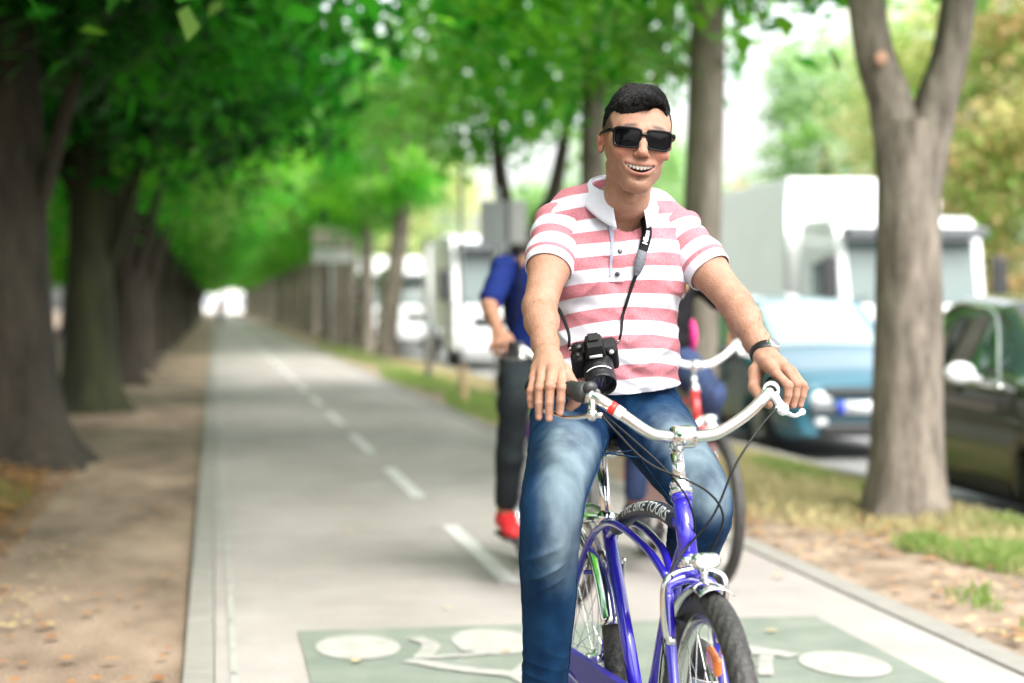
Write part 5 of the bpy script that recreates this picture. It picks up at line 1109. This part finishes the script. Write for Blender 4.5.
    # watch on his left wrist
    el, wr = vec(elL), vec(wrL); d = nrm(wr-el); c = wr-d*.012; mb = MB(); mb.lathe([(.0280, -.0125), (.0305, -.0115), (.0312, 0), (.0305, .0115), (.0280, .0125)], c, d, 40); w_ = mb.build('wristwatch', 'watch_black', root)
    up = nrm(vec((.45, -.25, .8))-d*np.dot(vec((.45, -.25, .8)), d)); mb = MB(); mb.lathe([(.0, .0075), (.0125, .0075), (.0155, .006), (.0165, .0), (.0165, -.004)], c+up*.0300, up, 28); mb.build('watch_case', 'steel_soft', w_); mb = MB(); mb.lathe([(.0, .0080), (.0122, .0080)], c+up*.0300, up, 24); mb.build('watch_dial', 'watch_face', w_)
    return root, shirt, hf
def hf_all(V, HC, HR, k): return HC+(V*k)@HR.T
man, shirt_o, man_hf = build_main()
# ------------------------------------------------------------ camera on its strap, worn across the chest
cam_t = thing('camera', 'black camera with a zoom lens hanging on its strap in front of the striped shirt', 'camera', (BX, BY, 0), BA)
mat('camera_black', (.005, .005, .0055), .5, spec=.3, bump=.3, bscale=500, coord='Object'); mat('camera_ring', (.009, .009, .010), .35, spec=.35, bump=.2, bscale=90); mat('mark_white', (.75, .75, .75), .5); mat('front_glass', (.015, .012, .02), .03, coat=1, spec=1.)
cc = vec((-.085, .628, 1.108)); CR = rot(-4, 44, -12)       # lens looks forwards and down
cf = lambda p: cc+CR@vec(p)
mb = MB(); mb.box((0, 0, 0), (.100, .036, .074)); mb.box((-.040, -.018, -.002), (.030, .034, .066)); mb.box((.036, -.006, 0), (.030, .036, .066)); body_c = mb.build('camera_body', 'camera_black', cam_t, bevel=.009, xf=cf)
mb = MB(); mb.box((0, -.014, .047), (.046, .052, .030), taper=.72); mb.box((0, -.006, .066), (.024, .022, .004)); mb.build('viewfinder_hump', 'camera_black', body_c, bevel=.005, xf=cf)
mb = MB(); mb.box((0, -.0415, .040), (.028, .0015, .0065), R=rot(0, -12, 0)); mb.build('badge', 'mark_white', body_c, xf=cf)
mb = MB(); mb.lathe([(.0, .048), (.009, .048), (.0105, .046), (.0105, .036)], (-.036, -.006, 0), (0, 0, 1), 24); mb.lathe([(.0, .046), (.0055, .046), (.006, .038)], (-.040, -.030, 0), (0, 0, 1), 20); mb.build('dial', 'camera_ring', body_c, xf=cf)
mb = MB(); mb.ball((.036, -.022, .026), .006, 12, (1, .6, 1)); mb.build('mode_button', 'mark_white', body_c, xf=cf)
lc = (.002, -.016, -.004); ax_ = (0, -1, 0); mb = MB()
mb.lathe([(.031, 0), (.032, .004), (.0325, .006), (.0345, .008), (.0345, .014), (.033, .016)]+[(.0335+.0008*(k % 2), .017+.0018*k) for k in range(14)]+[(.0325, .044), (.0325, .050), (.0340, .052)]+[(.0345+.0007*(k % 2), .053+.0016*k) for k in range(8)]+[(.0350, .070), (.0345, .074), (.0315, .0745), (.0300, .070), (.0290, .062)], lc, ax_, 48)
ln_ = mb.build('lens', 'camera_ring', cam_t, xf=cf)
mb = MB(); mb.lathe([(.0, .0655), (.012, .0650), (.022, .0632), (.0292, .061)], lc, ax_, 40); mb.build('front_glass', 'front_glass', ln_, xf=cf)
mb = MB(); mb.lathe([(.0346, .0455), (.0350, .046), (.0350, .0475), (.0346, .048)], lc, ax_, 48, -.9, .9, (1, 0, 0)); mb.lathe([(.0338, .0095), (.0352, .0100), (.0352, .0120), (.0338, .0125)], lc, ax_, 40, -.5, .4, (1, 0, 0)); mb.build('scale_ring', 'mark_white', ln_, xf=cf)
for sx in (-1, 1):
    mb = MB(); mb.tube([cf((sx*.050, 0, .026)), cf((sx*.056, 0, .030)), cf((sx*.056, 0, .036)), cf((sx*.050, 0, .034))], .0015, 8); mb.build('strap_lug', 'chrome', body_c)
dg = bpy.context.evaluated_depsgraph_get(); dg.update()
def onS(x, z, off=.004):
    best = None
    for o in [shirt_o]:
        ok, p, n_, i = o.evaluated_get(dg).ray_cast((x, .25, z), (0, 1, 0))
        if ok: return vec(p)+vec((0, -off, 0)), vec(n_)
    return vec((x, .70, z)), vec((0, -1, 0))
def ribbon(name, P, w, m_, par, n=8, thick=.0016):
    C_ = catmull(P, n); w = np.interp(np.linspace(0, 1, len(C_)), np.linspace(0, 1, len(w)), w) if not np.isscalar(w) else [w]*len(C_); rows = []
    for i, p in enumerate(C_):
        T = nrm(C_[min(i+1, len(C_)-1)]-C_[max(i-1, 0)]); s = nrm(np.cross(T, (0, -1, .25))); rows.append([p-s*w[i]/2, p+s*w[i]/2])
    mb = MB(); mb.grid(rows); o = mb.build(name, m_, par); q = o.modifiers.new('s', 'SOLIDIFY'); q.thickness = thick; q.offset = 0; return o, C_
lug_r, lug_l = cf((.056, 0, .034)), cf((-.056, 0, .034))
def line(x0, z0, x1, z1, n, off=.005): return [onS(x0+(x1-x0)*t, z0+(z1-z0)*t, off)[0] for t in np.linspace(0, 1, n)]
up1 = [lug_r, lug_r+vec((.004, -.004, .02))]+line(-.012, 1.195, .016, 1.285, 4)
st0 = thing_child('strap', cam_t)
ribbon('thin_strap', up1, [.005, .007, .007, .008], 'strap_black', st0)
pad = line(.016, 1.285, .034, 1.345, 5, .006); ribbon('strap_pad', pad, [.009, .019, .024, .023, .021], 'strap_grey', st0, thick=.003)
top = line(.034, 1.343, .050, 1.385, 4, .007)+[vec((.054, .715, 1.425)), vec((.062, .748, 1.478)), vec((.066, .79, 1.498))]; wide, Cw = ribbon('wide_strap', top, [.021, .023, .023, .026, .026], 'strap_black', st0, thick=.0025)
back = [vec((.066, .79, 1.498)), vec((.06, .86, 1.46)), vec((.02, .905, 1.36)), vec((-.07, .90, 1.27)), vec((-.135, .84, 1.22)), vec((-.165, .77, 1.20))]; ribbon('wide_strap', back, .024, 'strap_black', st0, thick=.0025)
side = [vec((-.165, .77, 1.20)), vec((-.166, .735, 1.205)), vec((-.158, .695, 1.215)), vec((-.150, .66, 1.19)), lug_l+vec((0, -.002, .03)), lug_l]; ribbon('thin_strap', side, [.010, .009, .009, .007, .006], 'strap_black', st0)
# lettering on the strap
cu = bpy.data.curves.new('lettering', 'FONT'); cu.body = 'Nikon'; cu.size = .016; cu.offset = .0005; cu.align_x = 'CENTER'; cu.align_y = 'CENTER'
tmp = bpy.data.objects.new('tmp', cu); C.objects.link(tmp); dg = bpy.context.evaluated_depsgraph_get(); me = bpy.data.meshes.new_from_object(tmp.evaluated_get(dg)); bpy.data.objects.remove(tmp)
a0, a1 = vec(top[1]), vec(top[3]); T = nrm(a1-a0); sN = nrm(np.cross(T, (0, -1, .25))); nn = nrm(np.cross(sN, T)); nn = nn if nn[1] < 0 else -nn; cm = a0*.5+a1*.5
for v in me.vertices: v.co = cm+T*v.co.x-sN*v.co.y*-1*(-1 if np.dot(np.cross(T, nn), sN) > 0 else 1)+nn*.0045
link('lettering', me, 'mark_white', st0)
# ------------------------------------------------------------ riders behind
def rider(label, loc, rz, cfg):
    root = thing('person', label, 'person', loc, rz); g = cfg
    B = SDF(); hc = vec(g['head']); HR = rot(*g['hrot']); hf = lambda p: hc+HR@(vec(p)*g.get('hs', .98)); H = head_sdf(False).moved(hf, HR); B.ops += H.ops
    NB = vec(g['neck']); B.chain([hf((0, .03, -.07)), hf((0, .05, -.125)), NB], [.052, .050, .058], .02); w = g['w']
    for q, k in ((-1, 'R'), (1, 'L')):
        sh, el, wr, m_, p_, t_, th = g['arm'+k]; B.cone(NB, sh, .045, .045, .03); limb_ops(B, (sh, el, wr), g['ar']); hand_ops(B, wr, m_, p_, t_, th, 1.05)
        h_, kn, an = g['leg'+k]; leg_ops(B, h_, kn, an, (.065, .046, .034)); a = vec(an); B.chain([a, a+vec((0, .03, -.055)), a+vec((0, -.10, -.075)), a+vec((0, -.17, -.085))], [.032, .028, .026, .016], .02)
    B.ell((0, g['cy'], 1.25), (.12*w, .085, .17), .04).ell((0, .83, 1.02), (.13*w, .095, .12), .04)
    V, Q = B.mesh((-.42, .15, .15), (.42, 1.0, 1.78), .006); V = relax(V, Q, 1, .4); me = mesh_np('body', V, Q); fa = np.zeros(len(V)); [fattr(me, nm, fa) for nm in ('lip', 'flush', 'dark', 'nail')]; link('body', me, 'skin_tan', root)
    # hair
    Hs = SDF(); Hs.ell(hf((0, .020, .038)), (.082, .100, .088), .01, R=HR); 
    if g.get('long'): Hs.chain([hf((.05, .04, -.0)), hf((.075, .02, -.08)), hf((.085, .0, -.17)), hf((.080, -.02, -.22))], [.045, .032, .026, .012], .03); Hs.chain([hf((-.05, .04, -.0)), hf((-.07, .02, -.08)), hf((-.08, .0, -.16))], [.045, .032, .020], .03)
    Hs.ell(hf((0, -.11, .0)), (.070, .085, .066), .008, '-', R=HR); V, Q = Hs.mesh(hc-vec((.16, .16, .28)), hc+vec((.16, .18, .17)), .005); N = vnormals(V, Q); V = V+N*(.004*vnoise(V, (30, 14, 12), 3))[:, None]; link('hair', mesh_np('hair', V, Q), g['hair'], root)
    T = SDF(); T.ell((0, g['cy'], 1.28), (.145*w, .105, .17), .05).ell((0, g['cy']+.01, 1.12), (.142*w, .108, .16), .06).ell((0, .82, 1.01), (.15*w, .12, .10), .05)
    sR, sL = vec(g['armR'][0]), vec(g['armL'][0]); T.chain([sR+vec((.01, 0, .008)), NB+vec((0, .03, -.01)), sL+vec((-.01, 0, .008))], [.054*w, .048, .054*w], .045); T.cone(NB+vec((0, 0, -.05)), NB+vec((0, -.05, .12)), .055, .07, .006, '-')
    for k in 'RL':
        sh, el = vec(g['arm'+k][0]), vec(g['arm'+k][1]); d = nrm(el-sh); T.chain([sh, sh+d*g['slv']], [.058*w, .056*w], .03)
    V, Q = T.mesh((-.36, .5, .95), (.36, 1.0, 1.56), .006); V = relax(V, Q, 1); N = vnormals(V, Q); V = V+N*(.005*vnoise(V, (8, 8, 14), 4)+.004*vnoise(V, (14, 14, 22), 5))[:, None]
    V, Q, _ = keep(V, Q, V[:, 2] > 1.02); so = link('shirt', mesh_np('shirt', V, Q), g['shirt'], root)
    J = SDF(); J.ell((0, .835, .985), (.145*w, .112, .10), .05)
    for k in 'RL':
        h_, kn, an = [vec(q) for q in g['leg'+k]]; J.chain([h_+vec((0, .02, 0)), h_*.5+kn*.5, kn], [.088, .080, .066], .035); J.chain([kn, kn*.5+an*.5, kn*.08+an*.92], [.066, .060, .052], .03)
    V, Q = J.mesh((-.36, .2, .2), (.36, 1.0, 1.12), .006); V = relax(V, Q, 1); N = vnormals(V, Q); V = V+N*(.004*vnoise(V, (9, 9, 9), 6))[:, None]; link('trousers', mesh_np('trousers', V, Q), g['trousers'], root)
    for k in 'RL':
        a = vec(g['leg'+k][2]); s_ = SDF(); s_.chain([a+vec((0, .035, -.055)), a+vec((0, -.06, -.062)), a+vec((0, -.15, -.080)), a+vec((0, -.185, -.085))], [.040, .040, .037, .026], .02); s_.cone(a+vec((0, .015, -.01)), a+vec((0, .03, -.05)), .040, .040, .02)
        V, Q = s_.mesh(a-vec((.09, .26, .15)), a+vec((.09, .12, .05)), .005); V[:, 2] = np.maximum(V[:, 2], a[2]-.108); sh_ = link('shoe', mesh_np('shoe', V, Q), g['shoe'], root)
        mb = MB(); mb.lathe([(.038, 0), (.041, .004), (.041, .018), (.038, .020)], a+vec((0, .012, -.008)), (0, 0, 1), 20); mb.build('sock', 'shoe_lime' if g['shoe'] == 'shoe_red' else 'shoe_black', sh_)
        mb = MB(); mb.box(a+vec((0, -.06, -.112)), (.080, .27, .018)); mb.build('sole', 'shoe_black', sh_, bevel=.006)
    return root, so
hRb = [[(-.223, .372, 1.078), (-.243, .380, 1.085), (-.262, .392, 1.080), (-.276, .405, 1.072)], [(-.238, .330, 1.055), (-.262, .345, 1.056), (-.281, .362, 1.052), (-.295, .384, 1.046)], [(-.240, .332, 1.012), (-.262, .346, 1.005), (-.281, .363, 1.006), (-.294, .386, 1.016)], [(-.206, .430, 1.082), (-.190, .395, 1.050), (-.196, .360, 1.026)]]
hLb = [[(.232, .335, 1.076), (.262, .352, 1.082), (.284, .378, 1.078), (.300, .404, 1.068)], [(.249, .308, 1.052), (.275, .330, 1.054), (.300, .360, 1.050), (.316, .392, 1.042)], [(.246, .314, 1.014), (.270, .334, 1.009), (.296, .362, 1.008), (.309, .394, 1.013)], [(.222, .430, 1.076), (.203, .390, 1.044), (.203, .345, 1.022)]]
legR, legL = ((-.085, .82, .965), (-.185, .42, .800), (-.195, .560, .325)), ((.085, .82, .965), (.120, .41, .815), (.145, .735, .480))
A_ = dict(head=(.045, .66, 1.575), hrot=(0, 6, 0), neck=(0, .765, 1.425), w=1.0, ar=.040, cy=.79, slv=.20, hair='hair_black', shirt='cloth_blue', trousers='trouser_dark', shoe='shoe_red', legR=legR, legL=legL,
    armR=((-.170, .775, 1.38), (-.262, .610, 1.215), (-.250, .452, 1.110), *hRb), armL=((.170, .775, 1.38), (.262, .620, 1.215), (.255, .462, 1.108), *hLb))
R2 = (1.47, 7.25, 0); r2, r2s = rider('rider in dark blue shirt and red shoes, half hidden behind the front man', R2, radians(1), A_)
mb = MB(); p = vec((-.263, .640, 1.270)); mb.ball(p, .034, 14, (.75, .45, .38)); mb.build('sleeve_badge', 'shoe_lime', r2s)
bike('purple bicycle of the rider in the dark blue shirt', R2, radians(1), 'paint_purple', 0, False, 'bar_white')
bp = thing('backpack', 'black backpack on the rider in the dark blue shirt', 'backpack', R2, radians(1))
s_ = SDF(); s_.ell((0, .95, 1.22), (.14, .09, .20), .03).ell((0, .985, 1.13), (.11, .07, .10), .03); V, Q = s_.mesh((-.2, .80, .95), (.2, 1.1, 1.5), .008); link('pack', mesh_np('pack', V, Q), 'cloth_black', bp)
for s in (-1, 1): mb = MB(); mb.tube(catmull([(s*.09, .90, 1.40), (s*.105, .80, 1.475), (s*.105, .71, 1.40), (s*.115, .675, 1.28), (s*.13, .72, 1.14), (s*.12, .88, 1.08)], 6), .016, 8, flat=.35, up=(1, 0, 0)); mb.build('shoulder_strap', 'cloth_black', bp)
B_ = dict(A_, head=(.0, .68, 1.50), hs=.93, neck=(0, .775, 1.375), w=1.04, ar=.036, slv=.13, hair='hair_blond', long=True, shirt='cloth_black', trousers='trouser_blue', shoe='shoe_black',
    armR=((-.178, .785, 1.33), (-.27, .62, 1.18), (-.250, .452, 1.110), *hRb), armL=((.192, .785, 1.335), (.285, .63, 1.18), (.255, .462, 1.108), *hLb))
R3 = (2.11, 7.5, 0); r3, r3s = rider('rider in a black and pink top partly hidden behind the front man', R3, radians(1), B_)
s_ = SDF(); s_.ell((.132, .78, 1.07), (.024, .085, .09), .02); V, Q = s_.mesh((0, .6, .98), (.2, .9, 1.28), .006); link('pink_panel', mesh_np('pink_panel', V, Q), 'cloth_pink', r3s)
mb = MB(); mb.ball((.05, .684, 1.27), .016, 12, (1, .4, 1)); mb.build('chest_badge', 'sticker_white', r3s)
bike('red bicycle with white bars of the rider in the black and pink top', R3, radians(1), 'paint_red', 3, False, 'bar_white', fpaint='paint_red')
# ------------------------------------------------------------ far away
mat('cloth_maroon', (.16, .03, .035), .8)
def walker(label, x, y, top, trs, rz=0):
    t = thing('person', label, 'person', (x, y, 0), rz); B = SDF(); B.ops += head_sdf(False).moved(lambda p: vec((0, 0, 1.62))+vec(p), np.eye(3)).ops
    B.chain([(0, .02, 1.55), (0, .03, 1.45)], [.05, .055], .02).ell((0, .03, 1.25), (.15, .10, .22), .04).ell((0, .03, .98), (.15, .11, .12), .04)
    for q in (-1, 1):
        B.chain([(q*.17, .03, 1.40), (q*.22, .04+q*.05, 1.15), (q*.23, q*.12, .92), (q*.23, q*.14, .84)], [.05, .042, .03, .03], .02); B.chain([(q*.09, .03, .92), (q*.10, -.04+q*.10, .50), (q*.10, q*.20, .10), (q*.10, q*.20-.14, .05)], [.08, .058, .042, .03], .03)
        for f in range(5): B.cone((q*.23, q*.14, .84), (q*.23, q*.14-.03+.014*f, .745), .009, .007, .004)
    V, Q = B.mesh((-.32, -.4, 0), (.32, .4, 1.8), .012); me = mesh_np('body', V, Q); [fattr(me, nm, np.zeros(len(V))) for nm in ('lip', 'flush', 'dark', 'nail')]; link('body', me, 'skin_tan', t)
    T = SDF(); T.ell((0, .03, 1.25), (.175, .12, .25), .04); [T.chain([(q*.16, .03, 1.40), (q*.22, .04+q*.05, 1.16)], [.065, .058], .03) for q in (-1, 1)]; V, Q = T.mesh((-.34, -.2, .95), (.34, .25, 1.55), .012); link('jacket', mesh_np('jacket', V, Q), top, t)
    T = SDF(); [T.chain([(q*.08, .03, .96), (q*.10, -.04+q*.10, .50), (q*.10, q*.20, .12)], [.11, .075, .06], .03) for q in (-1, 1)]; V, Q = T.mesh((-.3, -.4, .05), (.3, .4, 1.1), .012); link('trousers', mesh_np('trousers', V, Q), trs, t)
    T = SDF(); T.ell((0, .015, 1.655), (.084, .10, .085), .01).ell((0, -.10, 1.62), (.07, .08, .065), .008, '-'); V, Q = T.mesh((-.12, -.14, 1.5), (.12, .15, 1.8), .01); link('hair', mesh_np('hair', V, Q), 'hair_black', t)
walker('tiny distant person in a dark red jacket at the far end of the path', .35, 105, 'cloth_maroon', 'trouser_dark')
# pale building that closes the avenue
mat('stone_pale', (.75, .74, .71), .8, var=.05, scale=1); mat('window_dark', (.34, .38, .42), .15, coat=1); mat('roof_zinc', (.22, .25, .29), .5)
bd = thing('building', 'pale stone building closing the far end of the avenue', 'building', (2, 318, -.1)); mb = MB(); mb.box((0, 6, 7), (46, 12, 14)); wl = mb.build('wall', 'stone_pale', bd, smooth=False); mb = MB(); mb.box((0, 6, 15.6), (46.6, 12.6, 3.2), taper=.9); mb.build('roof', 'roof_zinc', bd, smooth=False)
mb = MB(); mb.box((0, -.1, 14.05), (46.4, .5, .3)); mb.build('cornice', 'stone_pale', bd, smooth=False)
for j in range(4):
    for i in range(15):
        mb = MB(); mb.box((-21+3*i, -.02, 2.0+3.3*j), (1.3, .1, 2.0)); w_ = mb.build('window', 'window_dark', bd, smooth=False); mb = MB(); mb.box((-21+3*i, -.05, .92+3.3*j), (1.6, .2, .12)); mb.build('sill', 'stone_pale', w_, smooth=False)
